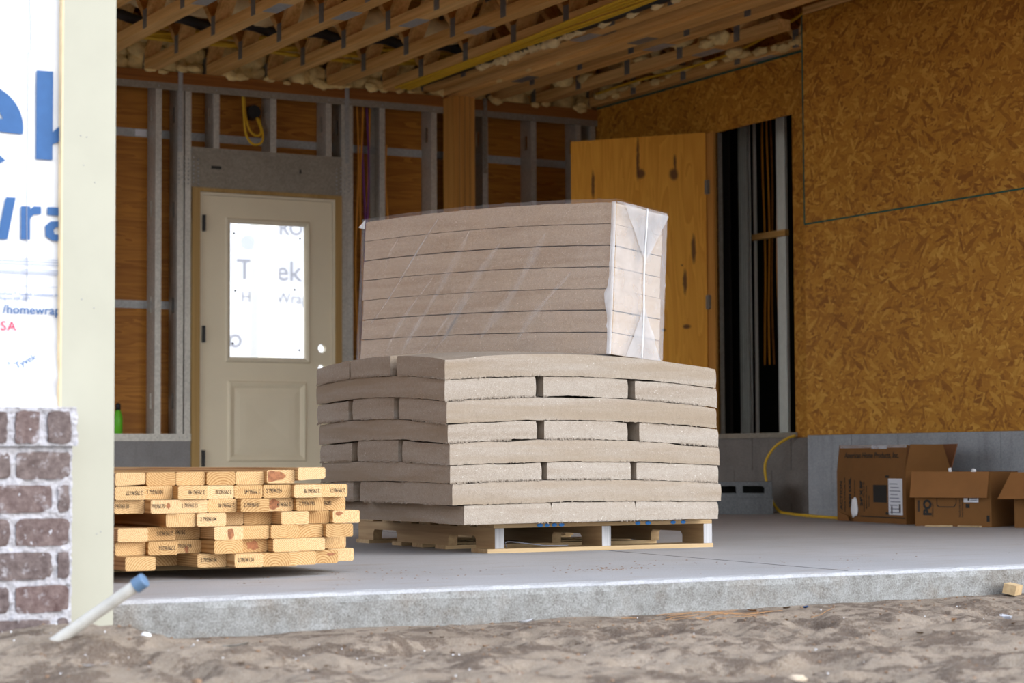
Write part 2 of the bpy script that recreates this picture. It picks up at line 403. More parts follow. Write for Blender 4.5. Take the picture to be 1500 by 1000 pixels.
tag(obj('ground', bm, SAND, smooth=True), 'bumpy sandy soil in front of the concrete slab', 'ground', kind='structure')

# slab with rolled front edge, as one long profile
bm = BM(); prof = [(YS+.006, -.3), (YS+.004, -.1), (YS, -.028), (YS+.003, -.014), (YS+.012, -.004), (YS+.03, 0), (YS+.3, 0), (9, 0), (12.9, 0), (12.9, -.3)]
NX = 640; rows = []
for i in range(NX+1):
    x = 1.0+(7.9-1.0)*i/NX; r = []
    for k, (y, z) in enumerate(prof):
        dy = dz = 0
        if k in (1, 2, 3, 4): dy = .006*fbm(x*7, z*40, 3, 3); dz = .0035*fbm(x*16, k*.7, 1, 3) if k > 1 else 0
        r.append(bm.verts.new((x, y+dy, z+dz)))
    rows.append(r)
for a, b in zip(rows, rows[1:]):
    for k in range(len(prof)-1): bm.faces.new((a[k], b[k], b[k+1], a[k+1]))
for f in bm.faces: f.normal_flip()
FLOOR = tag(obj('floor', bm, SLAB, smooth=False), 'grey concrete garage slab with a pale rolled front edge', 'floor', kind='structure')
bm = BM(); box(bm, 3.70, 3.704, YS+.03, 12.45, -.0006, .0007)
xform(bm, Matrix.Translation((4, 5.8, 0)) @ Matrix.Rotation(math.radians(-5.4), 4, 'Z') @ Matrix.Translation((-3.70, -5.8, 0)))
obj('control_joint', bm, HOLE, FLOOR)
bm = BM()
for i in range(200):
    cx, cy, sp = rnd.choice(((3.36, 5.42, .10), (3.36, 5.42, .06), (3.62, 5.55, .16), (2.75, 5.7, .2), (2.5, 5.35, .25), (4.2, 5.4, .4), (3.0, 5.3, .5)))
    x = rnd.gauss(cx, sp); y = rnd.gauss(cy, sp*.5); s = rnd.uniform(.001, .003)
    if y < YS+.06 or y > 6.4: continue
    bmesh.ops.create_icosphere(bm, subdivisions=1, radius=s, matrix=Matrix.Translation((x, y, s*.2)) @ Matrix.Diagonal((1.6, 1.2, .4, 1)))
tag(obj('mud_crumbs', bm, MUD), 'small brown mud crumbs scattered over the slab in front of the pallet', 'dirt', kind='stuff')

# back wall of steel studs
WB = thing('wall_back', 'steel stud back wall over grey block footing with plywood sheathing behind', 'wall', (4.5, YB, 0), kind='structure')
obj('block_footing', bx(1.2, 4.725, YB+.004, YB+.2, 0, .4626), BLK_L, WB)
obj('block_footing', bx(5.76, XC+.2, YB+.004, YB+.2, 0, .4626), BLK_L, WB)
obj('bottom_track', bx(1.2, 4.71, YB-.002, YB+.15, .4626, .508), STEEL, WB)
obj('bottom_track', bx(5.755, XC-.002, YB-.002, YB+.15, .4626, .508), STEEL, WB)
bm = bx(1.2, XC-.002, YB-.002, YB+.001, 2.690, 2.735); box(bm, 1.2, XC-.002, YB+.001, YB+.15, 2.732, 2.735)
obj('top_track', bm, STEELD, WB)
obj('top_plate', bx(1.2, XC-.002, YB-.004, YB+.15, 2.735, 2.773), PLATEW, WB)
obj('top_plate', bx(1.2, XC-.002, YB+.001, YB+.15, 2.774, ZC), PLATEW, WB)
def stud(x, z0, z1, web=-1, w=.041, mat=STEEL, d=.15):
    bm = BM(); t = .0022; y0, y1 = YB, YB+d
    box(bm, x, x+w, y0, y0+t, z0, z1); box(bm, x, x+w, y1-t, y1, z0, z1)
    xa = x if web < 0 else x+w-t; xb = x+w-t if web < 0 else x
    lp = [rect(y0+t, z0, y1-t, z1)]
    z = z0+.20
    while z < z1-.15:
        lp.append(rect(y0+d/2-.019, z, y0+d/2+.019, z+.10)); z += .61
    me = mesh_bm(curve_mesh(lp, t)); xform(me, Matrix.Translation((xa+t/2, 0, 0)) @ Matrix(((0, 0, 1, 0), (1, 0, 0, 0), (0, 1, 0, 0), (0, 0, 0, 1))))
    tm = bpy.data.meshes.new('tmp'); me.to_mesh(tm); me.free(); bm.from_mesh(tm); bpy.data.meshes.remove(tm)
    box(bm, xb, xb+t, y0+t, y0+.014, z0, z1)
    o = obj('steel_stud', bm, mat, WB)
    for zz in (z0+.02, z1-.02):
        sb = BM(); bmesh.ops.create_uvsphere(sb, u_segments=8, v_segments=5, radius=.005, matrix=Matrix.Translation((x+w/2, y0-.003, zz)) @ Matrix.Diagonal((1, .6, 1, 1)))
        obj('screw', sb, STRAP, o)
for x in (1.65, 2.05, 2.46, 2.86, 3.27, 3.67, 4.07, 4.465): stud(x, .465, 2.732)
for x in (4.612, 4.662): stud(x, .465, 2.732)
for x in (5.755, 5.797): stud(x, .465, 2.732)
for x in (6.034, 6.424, 6.675, 6.82, 7.205, 7.57, 7.69): stud(x, .465, 2.732, web=-1 if x != 6.034 else 1)
for x in (4.853, 5.248, 5.642): stud(x, 2.31, 2.732)
bm = bx(4.704, 5.755, YB-.004, YB+.004, 2.082, 2.305); box(bm, 4.704, 5.755, YB-.004, YB+.15, 2.305, 2.309)
HD = obj('steel_header', bm, STEELD, WB)
obj('slot', bx(4.838, 4.905, YB-.0065, YB-.004, 2.204, 2.224), HOLE, HD)
obj('slot', bx(5.452, 5.464, YB-.0065, YB-.004, 2.21, 2.236), HOLE, HD)
obj('header_track', bx(4.704, 5.755, YB-.007, YB+.1, 2.309, 2.338), STEELD, WB)
def dots(pts, name='screw', par=None, r=.006):
    for x, z in pts:
        bm = BM(); bmesh.ops.create_uvsphere(bm, u_segments=6, v_segments=4, radius=r, matrix=Matrix.Translation((x, YB-.008, z))); obj(name, bm, STRAP, par)
dots([(4.62+i*.032, 2.10+k*.026+(i % 2)*.012) for i in range(5) for k in range(7)], 'screw', HD)
dots([(5.715+i*.03, 2.10+k*.026+(i % 2)*.012) for i in range(4) for k in range(7)], 'screw', HD)
for x in (4.628, 5.793, 6.838):
    s_ = obj('hold_down_strap', bx(x-.014, x+.014, YB-.008, YB-.004, 2.30, 2.82), STRAP if x < 6 else STEELD, WB)
    dots([(x+(-.006 if k % 2 else .006), 2.34+k*.034) for k in range(14)], 'screw', s_, .0045)
S = obj('sheathing', bx(1.2, 4.72, YB+.152, YB+.165, .46, ZC), PLYW, WB)
obj('sheathing', bx(5.752, XC+.2, YB+.152, YB+.165, .46, ZC), PLYW, WB)
obj('sheathing', bx(4.72, 5.752, YB+.152, YB+.165, 2.09, ZC), PLYW, WB)
obj('flat_strap', bx(1.2, XC, YB+.145, YB+.1515, 2.40, 2.452), STRAP, WB)
obj('flat_strap', bx(1.2, 4.70, YB+.145, YB+.1515, 1.305, 1.355), STRAP, WB)
obj('paper_tag', bx(4.38, 4.455, YB+.141, YB+.1445, 2.405, 2.447), PAPER, WB)
obj('rim_board', bx(1.0, 8.4, YB+.17, YB+.21, 2.6, 3.30), OSB, WB)

# door in the back wall
D = thing('door_1', 'cream half-glass entry door with drilled lock holes in back wall', 'door', (5.25, YB, 0), kind='structure')
fr = plate_xz([rect(4.708, 0, 5.753, 2.080), rect(4.762, -.001, 5.708, 2.056)], YB-.012, YB+.14); obj('jamb', fr, FRAMEW, D)
fr = plate_xz([rect(4.764, .0, 5.708, 2.054), rect(4.785, -.01, 5.692, 2.036)], YB+.0, YB+.12); obj('inner_frame', fr, DOORF, D)
dy0, dy1 = YB+.012, YB+.056
sl_ = plate_xz([rect(4.787, .012, 5.690, 2.034), rect(4.966, .995, 5.506, 1.868), circ(5.62, 1.07, .029), circ(5.62, .935, .029)], dy0, dy1)
obj('door_leaf', sl_, DOORM, D)
def frame_mould(x0, z0, x1, z1, w, h, yb):
    bm = BM(); prof = [(0, 0), (.15, -h*.8), (.35, -h), (.7, -h*.6), (1, 0)]; L = []
    for a, hh in prof:
        d = a*w; L.append([bm.verts.new((x, yb+hh, z)) for x, z in ((x0+d, z0+d), (x1-d, z0+d), (x1-d, z1-d), (x0+d, z1-d))])
    for a, b in zip(L, L[1:]):
        for k in range(4): bm.faces.new((a[k], a[(k+1) % 4], b[(k+1) % 4], b[k]))
    return bm
gf = obj('glazing_frame', frame_mould(4.94, .967, 5.532, 1.898, .035, .014, dy0), DOORF, D)
obj('glass', bx(4.964, 5.508, dy0+.016, dy0+.021, .993, 1.87), GLASS, D)
obj('panel_moulding', frame_mould(4.958, .328, 5.508, .848, .045, .012, dy0), DOORM, D)
obj('raised_panel', frame_mould(5.01, .38, 5.456, .796, .21, .006, dy0), DOORM, D)
for z in (1.80, 1.09, .30):
    obj('hinge', bx(4.779, 4.799, YB-.014, dy0+.004, z, z+.105), BLACK, D, label='black door hinge')
for x, z in ((5.006, 1.80), (5.468, 1.788), (5.016, 1.43), (5.43, 1.45), (5.464, 1.055), (5.0, 1.09)):
    bm = BM(); bmesh.ops.create_cone(bm, cap_ends=True, segments=10, radius1=.0075, radius2=.0075, depth=.002, matrix=Matrix.Translation((x, dy0+.0145, z)) @ Matrix.Rotation(math.pi/2, 4, 'X'))
    obj('spacer_dot', bm, BLACK, D)
bm = BM(); bmesh.ops.create_cone(bm, cap_ends=True, segments=28, radius1=.047, radius2=.047, depth=.0015, matrix=Matrix.Translation((5.10, dy0+.0145, 1.745)) @ Matrix.Rotation(math.pi/2, 4, 'X'))
TL = NT('translucent_sticker'); tb = TL.n('BsdfTranslucent'); tb.inputs[0].default_value = (.95, .95, .95, 1); TL.t.links.new(tb.outputs[0], TL.out.inputs[0])
obj('round_sticker', bm, TL.m, D, label='round white sticker on the glass')

# porch wall and column beyond the door
PW = thing('wall_porch', 'white house wrap wall seen through the glass of the back door', 'wall', (9.2, 22, 0), kind='structure')
obj('house_wrap', bx(4, 16, 22, 22.15, -.1, 4.2), TYVEK, PW)
def wtext(s, x, z, size, mat, par, bold=0, y=21.996, sp=1.0, flip=False, rot=0, name='lettering'):
    bm = text_bm(s, size, bold, .0008, 'LEFT', sp)
    mt = FRONT(x, y, z)
    if rot: mt = mt @ Matrix.Rotation(rot, 4, 'Z')
    return obj(name, xform(bm, mt), mat, par)
wtext('Tyvek', 8.814, 2.392, 0.326, GREYW, PW, 0.0054); wtext('HomeWrap', 8.868, 2.134, 0.170, GREYW, PW, 0.0014)
wtext('PRO', 9.221, 2.922, 0.210, GREYW, PW, 0.0054); wtext('PRO', 8.488, 1.618, 0.204, GREYW, PW, 0.0054)
wtext('Tyvek', 6.111, 1.577, 0.326, GREYW, PW, 0.0054)
obj('porch_floor', bx(2.5, 16, YB+.2, 22, -.3, -.02), SLAB, PW)
tag(obj('porch_column', bx(8.417, 8.646, 20.4, 20.62, -.02, 4.2), OUTW), 'cream square porch column seen through the door glass', 'column', kind='structure')

# recess wall on the right, with its doorway, and the right wall standing proud of it
WR = thing('wall_recess', 'recessed board wall with an open doorway above brownish block', 'wall', (XC, 11, 0), kind='structure')
YZ = lambda x: Matrix(((0, 0, 1, x), (1, 0, 0, 0), (0, 1, 0, 0), (0, 0, 0, 1)))
def plate_yz(loops, x0, x1):
    return xform(mesh_bm(curve_mesh(loops, abs(x1-x0))), YZ((x0+x1)/2))
obj('osb_panel', plate_yz([[(9.55, .46), (10.245, .46), (10.245, 2.445), (11.055, 2.445), (11.055, .46), (YB+.15, .46), (YB+.15, 2.815), (9.55, 2.815)]], XC, XC+.012), OSB, WR)
bm = BM()
for i, z in enumerate((0, .0, .262)):
    if i == 0: continue
z0 = 0
for zt in (.06, .262, .4615):
    y = 9.5 if zt != .262 else 9.3
    while y < 12.7:
        box(bm, XC+.002, XC+.19, y+.003, min(y+.397, 12.7), z0+.002, zt-.002); y += .4
    z0 = zt
box(bm, XC+.006, XC+.19, 9.3, 12.7, 0, .461)
obj('block_base', bm, BLK_B, WR)
obj('door_track', bx(XC-.004, XC+.15, 10.23, 11.07, .461, .492), STEELD, WR)
obj('jamb_board', bx(XC-.022, XC+.016, 11.055, 11.15, .47, 2.448), TRUSSZ, WR)
obj('steel_jamb', bx(XC+.013, XC+.16, 10.235, 10.247, .492, 2.445), STEELD, WR)
obj('steel_jamb', bx(XC+.013, XC+.045, 11.053, 11.064, .492, 2.445), STEELD, WR)
obj('inner_face', bx(XC+.13, XC+.14, 11.10, YB+.2, .47, 2.85), ROOMDARK, WR)
obj('upper_rim', bx(XC+.03, XC+.06, 9.55, YB+.2, 2.815, 3.3), OSB, WR)
obj('green_gap', bx(XC-.003, XC+.002, 9.6, YB, 2.812, 2.824), GREENE, WR)

WRT = thing('wall_right', 'right wall of large brown strand board sheets above grey block', 'wall', (XR, 7.5, 0), kind='structure')
for n_, (a, b, c, d) in enumerate(((.4662, 1.681, 7.20, 9.63), (.4662, 1.681, 4.9, 7.195), (1.687, 2.902, 7.20, 9.63), (1.687, 2.902, 4.9, 7.195))):
    obj('osb_panel', bx(XR, XR+.012, c, d, a, b), OSB, WRT)
obj('green_panel_edge', bx(XR-.001, XR+.01, 4.9, 9.631, 1.678, 1.688), GREENE, WRT)
obj('green_panel_edge', bx(XR-.001, XR+.012, 9.622, 9.634, 1.688, 2.902), GREENE, WRT)
obj('wall_core', bx(XR+.013, XC+.2, 4.9, 9.62, .466, 3.3), PLYW, WRT)
bm = BM(); z0 = 0
for zt in (.06, .2627, .4657):
    y = 9.63
    while y > 4.9:
        box(bm, XR+.002, XR+.3, max(y-.397, 4.9), y-.003, z0+.002, zt-.001); y -= .4
    z0 = zt
box(bm, XR+.006, XR+.3, 4.9, 9.627, 0, .465)
obj('block_base', bm, BLK_G, WRT)
obj('nailer', bx(XR+.0, XR+.14, 4.9, 9.62, 2.905, 2.95), TRUSSX, WRT)

# dark room behind the recess doorway, its shade put into near-black surfaces
WD = thing('wall_inner_room', 'dim bare stud wall inside the room behind the doorway', 'wall', (8.9, 12.2, 0), kind='structure')
for y, w, q in ((11.325, .12, 0), (10.918, .10, 0), (11.268, .035, 1)):
    bm = bx(8.20+.02*q, 8.203+.02*q, y, y+w, .46, 2.8)
    if not q:
        for f_ in (.3, .5, .7): box(bm, 8.196, 8.20, y+w*f_-.005, y+w*f_+.005, .46, 2.8)
    box(bm, 8.2, 8.215, y, y+.003, .46, 2.8)
    obj('steel_stud', bm, PALES if q else PALES, WD)
obj('wood_block', bx(8.17, 8.20, 10.89, 11.255, 1.78, 1.82), TRUSSX, WD)
obj('inner_ceiling', bx(XC+.16, 10.5, 9.6, 14.5, 2.85, 2.9), ROOMDARK, WD)
obj('side_dark', bx(XC+.17, XC+.18, YB+.2, 14.3, .4, 2.9), ROOMDARK, WD)
obj('floor_deck', bx(XC+.16, 10.5, 9.7, 14.5, .40, .46), ROOMDARK, WD)
obj('sheathing', bx(9.0, 9.02, 9.7, 14.5, .46, 2.9), ROOMDARK, WD)
obj('sheathing', bx(XC+.2, 9.02, 14.2, 14.22, .46, 2.9), ROOMDARK, WD)
obj('sheathing', bx(XC+.2, 9.02, 9.7, 9.72, .46, 2.9), ROOMDARK, WD)
for k, (y, mt) in enumerate(((11.20, ORANGE), (11.15, ORANGE), (11.11, PLATEW), (11.05, ORANGE))):
    pts = smoothpts([(8.23, y+.01*math.sin(k+j*1.3), 2.75-.3*j) for j in range(7)], 4)
    tag(obj('cable', tube(BM(), pts, .006, 6), mt), ['orange cable hanging between inner studs, leftmost', 'orange cable hanging between inner studs, second', 'dark brown cable hanging between inner studs', 'orange cable hanging beside the right inner stud'][k], 'cable')

# left and front walls
bm = BM(); box(bm, 1.0, 1.2, 4.97, 8.0, 0, 3.3); box(bm, 1.0, 1.2, 12.35, YB+.2, 0, 3.3); box(bm, 1.0, 1.2, 8.0, 12.35, 2.72, 3.3)  # unseen gap towards the back, added to let daylight reach the rear
WL = tag(obj('wall_left', bm, PLYW), 'plywood left wall of the garage with a side opening added for light', 'wall', kind='structure')
WF = thing('wall_front', 'white house wrap front wall with bold blue lettering left of opening', 'wall', (1.2, 4.85, 0), kind='structure')
bm = BM(); X0, X1, Z0, Z1 = -1.5, 1.497, .455, 3.3; nx, nz = 130, 120
g = [[None]*(nx+1) for _ in range(nz+1)]
for j in range(nz+1):
    for i in range(nx+1):
        x = X0+(X1-X0)*(i/nx)**.55; z = Z0+(Z1-Z0)*(j/nz)**1.8
        d = .0025*fbm(x*9, z*4, 1, 3)+(.006*fbm(x*7+z*11, z*3-x*6, 4, 2) if z < .64 else 0)
        if z < .60: d += .010*math.exp(-((z-.535)/.022)**2)+.02*max(0, .50-z)/.05
        xo = x+(.004*fbm(1, z*30, 3, 2)+(.014 if z < .50 else 0) if i == nx else 0)
        g[j][i] = bm.verts.new((xo, 4.825-abs(d), z))
for j in range(nz):
    for i in range(nx): bm.faces.new((g[j][i], g[j][i+1], g[j+1][i+1], g[j+1][i]))
HW = obj('house_wrap', bm, TYVEK, WF, smooth=True)
obj('wall_core', bx(-1.5, 1.497, 4.828, 4.97, -.1, 3.3), PLYW, WF)
TY = 4.819
def poly(name, loops, mat, par, y=TY):
    return obj(name, xform(mesh_bm(curve_mesh(loops, .0008)), FRONT(0, y, 0)), mat, par)
def arc(cx, cz, r, a0, a1, n=28): return [(cx+r*math.cos(a0+(a1-a0)*k/n), cz+r*math.sin(a0+(a1-a0)*k/n)) for k in range(n+1)]
# big "e" (bowl with bar), "k", then "Wrap" tail: slash of W, r, a
ec, ez = 1.295, 1.122; R1, R0 = .0975, .052
def e_shape(cx, cz, R1, R0, kx=1.0):
    lo = arc(cx, cz, R1, -.72, 2*math.pi-2.2-4.1+4.1, 2)[:0]
    outer = arc(cx, cz, R1, math.radians(-8), math.radians(312), 40)
    inner = arc(cx, cz, R0, math.radians(300), math.radians(20), 40)
    lp = [(cx+R1*math.cos(math.radians(-8)), cz-.2*R0)] + outer[1:] + inner + [(cx-R0*.9, cz+R0*.35), (cx-R0*.95, cz-.2*R0)]
    return lp
poly('lettering', [arc(ec, ez, R1, math.radians(-9), math.radians(305), 44)+[(ec+.4*R0, ez-.97*R0)]+arc(ec, ez, R0, math.radians(290), math.radians(190), 14)+[(ec+R1*.985, ez-.16*R1)],
                   arc(ec, ez, R0, math.radians(20), math.radians(160), 16)], BLUE, HW)
poly('lettering', [rect(1.4235, 1.050, 1.4635, 1.262), ], BLUE, HW)
poly('lettering', [[(1.4635, 1.118), (1.5, 1.150), (1.5, 1.118), (1.490, 1.10), (1.4635, 1.088)]], BLUE, HW, TY-.0006)
poly('lettering', [[(1.340, .856), (1.357, .856), (1.376, .956), (1.353, .956), (1.335, .87)]], BLUE, HW)
poly('lettering', [[(1.389, .858), (1.411, .858), (1.411, .908), (1.419, .918), (1.437, .920), (1.437, .938), (1.42, .938), (1.411, .931), (1.411, .937), (1.389, .937)]], BLUE, HW)
ac, az = 1.476, .897
poly('lettering', [[(1.452, .938), (1.49, .938), (1.5, .928), (1.5, .858), (1.465, .858), (1.449, .868), (1.447, .892), (1.46, .904), (1.483, .906), (1.483, .918), (1.452, .919)], [(1.470, .874), (1.483, .874), (1.483, .891), (1.473, .891), (1.467, .883)]], BLUE, HW)
wtext('Tyv', .70, 1.028, .30, BLUE, HW, .007, TY); wtext('Home', .845, .857, .138, BLUE, HW, .004, TY)
poly('lettering', [[(1.218, .956), (1.241, .956), (1.256, .885), (1.274, .956), (1.293, .956), (1.311, .885), (1.335, .87), (1.340, .856), (1.300, .856), (1.283, .925), (1.266, .856), (1.240, .856)]], BLUE, HW)
wtext('/homewrap', 1.3475, .683, .0295, BLUE, HW, .0003, TY, 1.02); wtext('USA', 1.318, .643, .031, RED, HW, .0002, TY, 1.15)
wtext('DuPont\u2122 Tyvek\u00ae installation instructions', 1.336, .726, .0108, BLUEL, HW, 0, TY, 1.0); wtext('Report ESR-2375.', 1.34, .7155, .0105, BLUEL, HW, 0, TY)
for z in (.812, .806, .799, .786, .781, .777, .748):
    obj('ruled_line', bx(1.25, 1.492, TY-.0004, TY+.0004, z, z+(.0011 if z > .76 else .0006)), BLUEL, HW)
wtext('Tyvek', 1.378, .552, .022, BLUE, HW, .0002, TY-.012, 1, rot=math.radians(28)); wtext('x', 1.356, .562, .016, BLUE, HW, 0, TY-.008)
cr = tube(BM(), [(1.402+.004*fbm(3, z*3, 0, 2)+(.006 if z > 1.3 else 0), TY-.001, z) for z in (1.6-.01*k for k in range(90))], .0011, 5)
obj('creased_seam', cr, GREYP, HW)
obj('front_header', bx(1.497, 7.9, 4.86, 5.0, 2.62, 3.3), OSB, WF)
TRM = tag(obj('trim_1', bx(1.4825, 1.6115, 4.798, 4.823, -.12, 2.62), CREAMP, bevel=.0015, segs=1), 'tall flat cream trim board beside the brick pier at opening', 'trim', kind='structure')
obj('raw_edge', bx(1.4790, 1.4824, 4.798, 4.823, -.12, 2.62), TAN, TRM)
bm = BM()
for x, z in ((1.525, 1.11), (1.54, 1.108), (1.533, 1.04), (1.53, .72), (1.56, .70), (1.58, .17), (1.57, .165), (1.56, 1.0)):
    bm = BM(); bmesh.ops.create_uvsphere(bm, u_segments=6, v_segments=4, radius=.0014, matrix=Matrix.Translation((x, 4.7975, z))); obj('nail_head', bm, GREYP, TRM)
obj('jamb_return', bx(1.497, 1.605, 4.826, 4.97, -.1, 2.62), TRUSSZ, WF)

BP = thing('wall_brick', 'whitewashed dark brick pier with a rowlock cap at left', 'wall', (1.2, 4.75, -.1), kind='structure')
def wob_box(bm, x0, x1, y0, y1, z0, z1, amp, tint, lay):
    t = BM(); box(t, x0, x1, y0, y1, z0, z1); bmesh.ops.subdivide_edges(t, edges=t.edges[:], cuts=5, use_grid_fill=True)
    for v in t.verts:
        c = v.co; q = 60
        # round corners
        for ax, (lo, hi) in enumerate(((x0, x1), (y0, y1), (z0, z1))): pass
        ex = min(c.x-x0, x1-c.x)/.012; ez_ = min(c.z-z0, z1-c.z)/.012
        k = max(0, 1-ex)*max(0, 1-ez_)
        cx, cz = (x0+x1)/2, (z0+z1)/2
        v.co.x += amp*noise.noise(c*q)-(c.x-cx)*.05*k; v.co.z += amp*noise.noise(c*q+Vector((9, 3, 1)))-(c.z-cz)*.07*k
        v.co.y += amp*.8*noise.noise(c*40+Vector((1, 7, 5)))+.004*k
    m = bpy.data.meshes.new('t'); t.to_mesh(m); t.free(); n0 = len(bm.verts); bm.from_mesh(m); bpy.data.meshes.remove(m)
    bm.verts.ensure_lookup_table()
    for v in bm.verts[n0:]: v[lay] = tint
PIT = .0763; bm = BM(); lay = bm.verts.layers.float.new('tint'); bm2 = BM(); bm2.verts.layers.float.new('tint')
ZT = .372
for r in range(7):
    zt = ZT-.013-r*PIT; zb = zt-.0625
    off = 1.350+(.0 if r % 2 == 0 else -.107); x = off
    xl = []
    k = 0
    for k in range(-14, 3):
        a = off+k*.205; b = a+.190
        if a > 1.474: continue
        wob_box(bm, a, min(b, 1.474), 4.703, 4.80, zb, zt, .0035, rnd.random(), lay)
for k in range(-30, 3):
    a = 1.418+k*.0745
    if a+.055 > 1.49 or a < 0: continue
    wob_box(bm, a, a+.0545, 4.688, 4.80, .378, .452, .004, rnd.random(), lay)
obj('bricks', bm, BRICK, BP, smooth=False)
bm = BM(); nx, nz = 300, 100
for (X0, X1, Z0, Z1, yy, nx, nz) in ((.6, 1.4815, -.13, .372, 4.7075, 360, 200), (.6, 1.4885, .372, .4615, 4.694, 360, 40)):
    g = []
    for j in range(nz+1):
        row = []
        for i in range(nx+1):
            x = X0+(X1-X0)*i/nx; z = Z0+(Z1-Z0)*j/nz
            d = .0055*fbm(x*38, z*38, 3, 3)+.003*fbm(x*120, z*120, 7, 2)
            row.append(bm.verts.new((x+(.003*fbm(2, z*40, 1) if i == nx else 0), yy-d, z)))
        g.append(row)
    for j in range(nz):
        for i in range(nx): bm.faces.new((g[j][i], g[j][i+1], g[j+1][i+1], g[j+1][i]))
    # right return and top
    vs = [bm.verts.new((v.co.x, 4.80, v.co.z)) for v in (r_[-1] for r_ in g)]
    for j in range(nz): bm.faces.new((g[j][nx], vs[j], vs[j+1], g[j+1][nx]))
    vt = [bm.verts.new((v.co.x, 4.80, v.co.z)) for v in g[-1]]
    for i in range(nx): bm.faces.new((g[nz][i], g[nz][i+1], vt[i+1], vt[i]))
obj('mortar', bm, MORTAR, BP, smooth=True)
obj('pier_core', bx(-1.5, 1.470, 4.72, 4.80, -.13, .455), MORTAR, BP)

# ceiling deck
CE = tag(obj('ceiling', bx(1.0, 8.6, 4.86, YB+.2, 3.215, 3.24), OSB), 'underside of the strand board floor deck above the trusses', 'ceiling', kind='structure')
obj('sky_cover', bx(1.0, 10.5, 4.86, 13.2, 3.30, 3.34), OSB, CE)  # unseen cover added above the deck to block the sky

# ------------------------------------------------------------ trusses
def truss(name, label, x, yr=(5.0, YB+.14), z=ZC, w=.089, h=.062, top=3.21, pl=True, deep=None):
    t = thing(name, label, 'truss', (x, (yr[0]+yr[1])/2, z), 'open web floor trusses of the ceiling')
    h = deep or h
    obj('bottom_chord', bx(x-w/2, x+w/2, yr[0], yr[1], z, z+h), TRUSSX, t, bevel=.002, segs=1)
    obj('top_chord', bx(x-w/2, x+w/2, yr[0], yr[1], top-.038, top), TRUSSX, t)
    y = yr[1]-.10; step = .61; sgn = 1; a, b = z+h, top-.038
    ys_ = []
    k = 0
    while y > yr[0]+.3:
        y2 = y-step/2
        za, zb = (a, b) if k % 2 == 0 else (b, a)
        d = Vector((0, y2-y, zb-za)); L = d.length; ang = math.atan2(d.z, d.y)
        bm = BM(); obox(bm, (x, (y+y2)/2, (za+zb)/2), (w*.98, L, .036), Matrix.Rotation(ang, 3, 'X'))
        obj('web', bm, TRUSSX, t)
        if k % 2 == 0: ys_.append(y)
        y = y2; k += 1
    if pl:
        for j, yy in enumerate(ys_):
            for q in (x-w/2-.0022, x+w/2): obj('nail_plate', bx(q, q+.0022, yy-.035, yy+.025, z+.001, z+h+.05), PLATE, t)
            yt = yy-.305
            for q in (x-w/2-.0022, x+w/2): obj('nail_plate', bx(q, q+.0022, yt-.04, yt+.04, top-.085, top-.002), PLATE, t)
    if pl: obj('splice_plate', bx(x-.044, x+.044, 10.36, 10.59, z-.0025, z), STRAP, t)
    return t
TX = [1.55, 1.98, 2.40, 2.82, 3.22, 3.62, 4.02, 4.435, 4.85, 5.27, 5.69, 6.10]
ordn = ['first', 'second', 'third', 'fourth', 'fifth', 'sixth', 'seventh', 'eighth', 'ninth', 'tenth', 'eleventh', 'twelfth', 'thirteenth', 'fourteenth']
for i, x in enumerate(TX):
    t = truss('floor_truss', 'open web truss over the left of the garage, hidden behind cream post' if i < 5 else 'open web wooden truss, %s to the right of the cream post' % ordn[i-5], x)
    if i < 5: t['group'] = 'ceiling trusses hidden behind the cream post'
truss('floor_truss', 'open web truss running just left of the deep girder', 6.41, z=2.835)
gt = thing('girder_beam', 'deep built-up wooden girder resting on the wood post', 'beam', (6.6, 9, 2.79))
obj('girder_ply', bx(6.515, 6.556, 5.0, YB+.14, 2.815, 2.995), TRUSSX, gt)
obj('girder_ply', bx(6.557, 6.60, 5.0, YB+.14, 2.79, 2.97), TRUSSX, gt)
obj('girder_ply', bx(6.601, 6.69, 5.0, YB+.14, 2.79, 2.90), TRUSSX, gt)
for y, a, b, z in ((12.0, .10, .05, 2.87), (11.2, .16, .06, 2.86), (10.75, .09, .05, 2.93), (10.3, .16, .07, 2.85), (9.7, .09, .05, 2.92), (9.1, .16, .07, 2.87), (8.6, .1, .05, 2.9)):
    obj('nail_plate', bx(6.5128, 6.515, y, y+a, z, z+b), PLATE, gt)
for y in (11.5, 10.1): obj('splice_plate', bx(6.60, 6.68, y, y+.22, 2.7877, 2.79), PLATE, gt)
for i, x in enumerate((6.93, 7.29)):
    truss('floor_truss', ['open web truss, first to the right of the girder', 'open web truss, second to the right of the girder'][i], x, z=2.825, yr=(5.0 if i == 0 else 9.7, YB+.14))
truss('floor_truss', 'open web truss lying on top of the recessed board wall', XC-.02, yr=(9.66, YB+.14), z=2.828)
pt = obj('wood_post', bx(6.513, 6.671, YB-.165, YB-.006, 0, 2.79), TRUSSZ, bevel=.003, segs=1)
tag(pt, 'built-up wooden post carrying the girder against the back wall', 'post')
for k in range(1, 4):
    bm = BM(); box(bm, 6.513+k*.0395-.001, 6.513+k*.0395+.001, YB-.1665, YB-.1645, .0, 2.79)
    obj('ply_joint', bm, HOLE, pt)

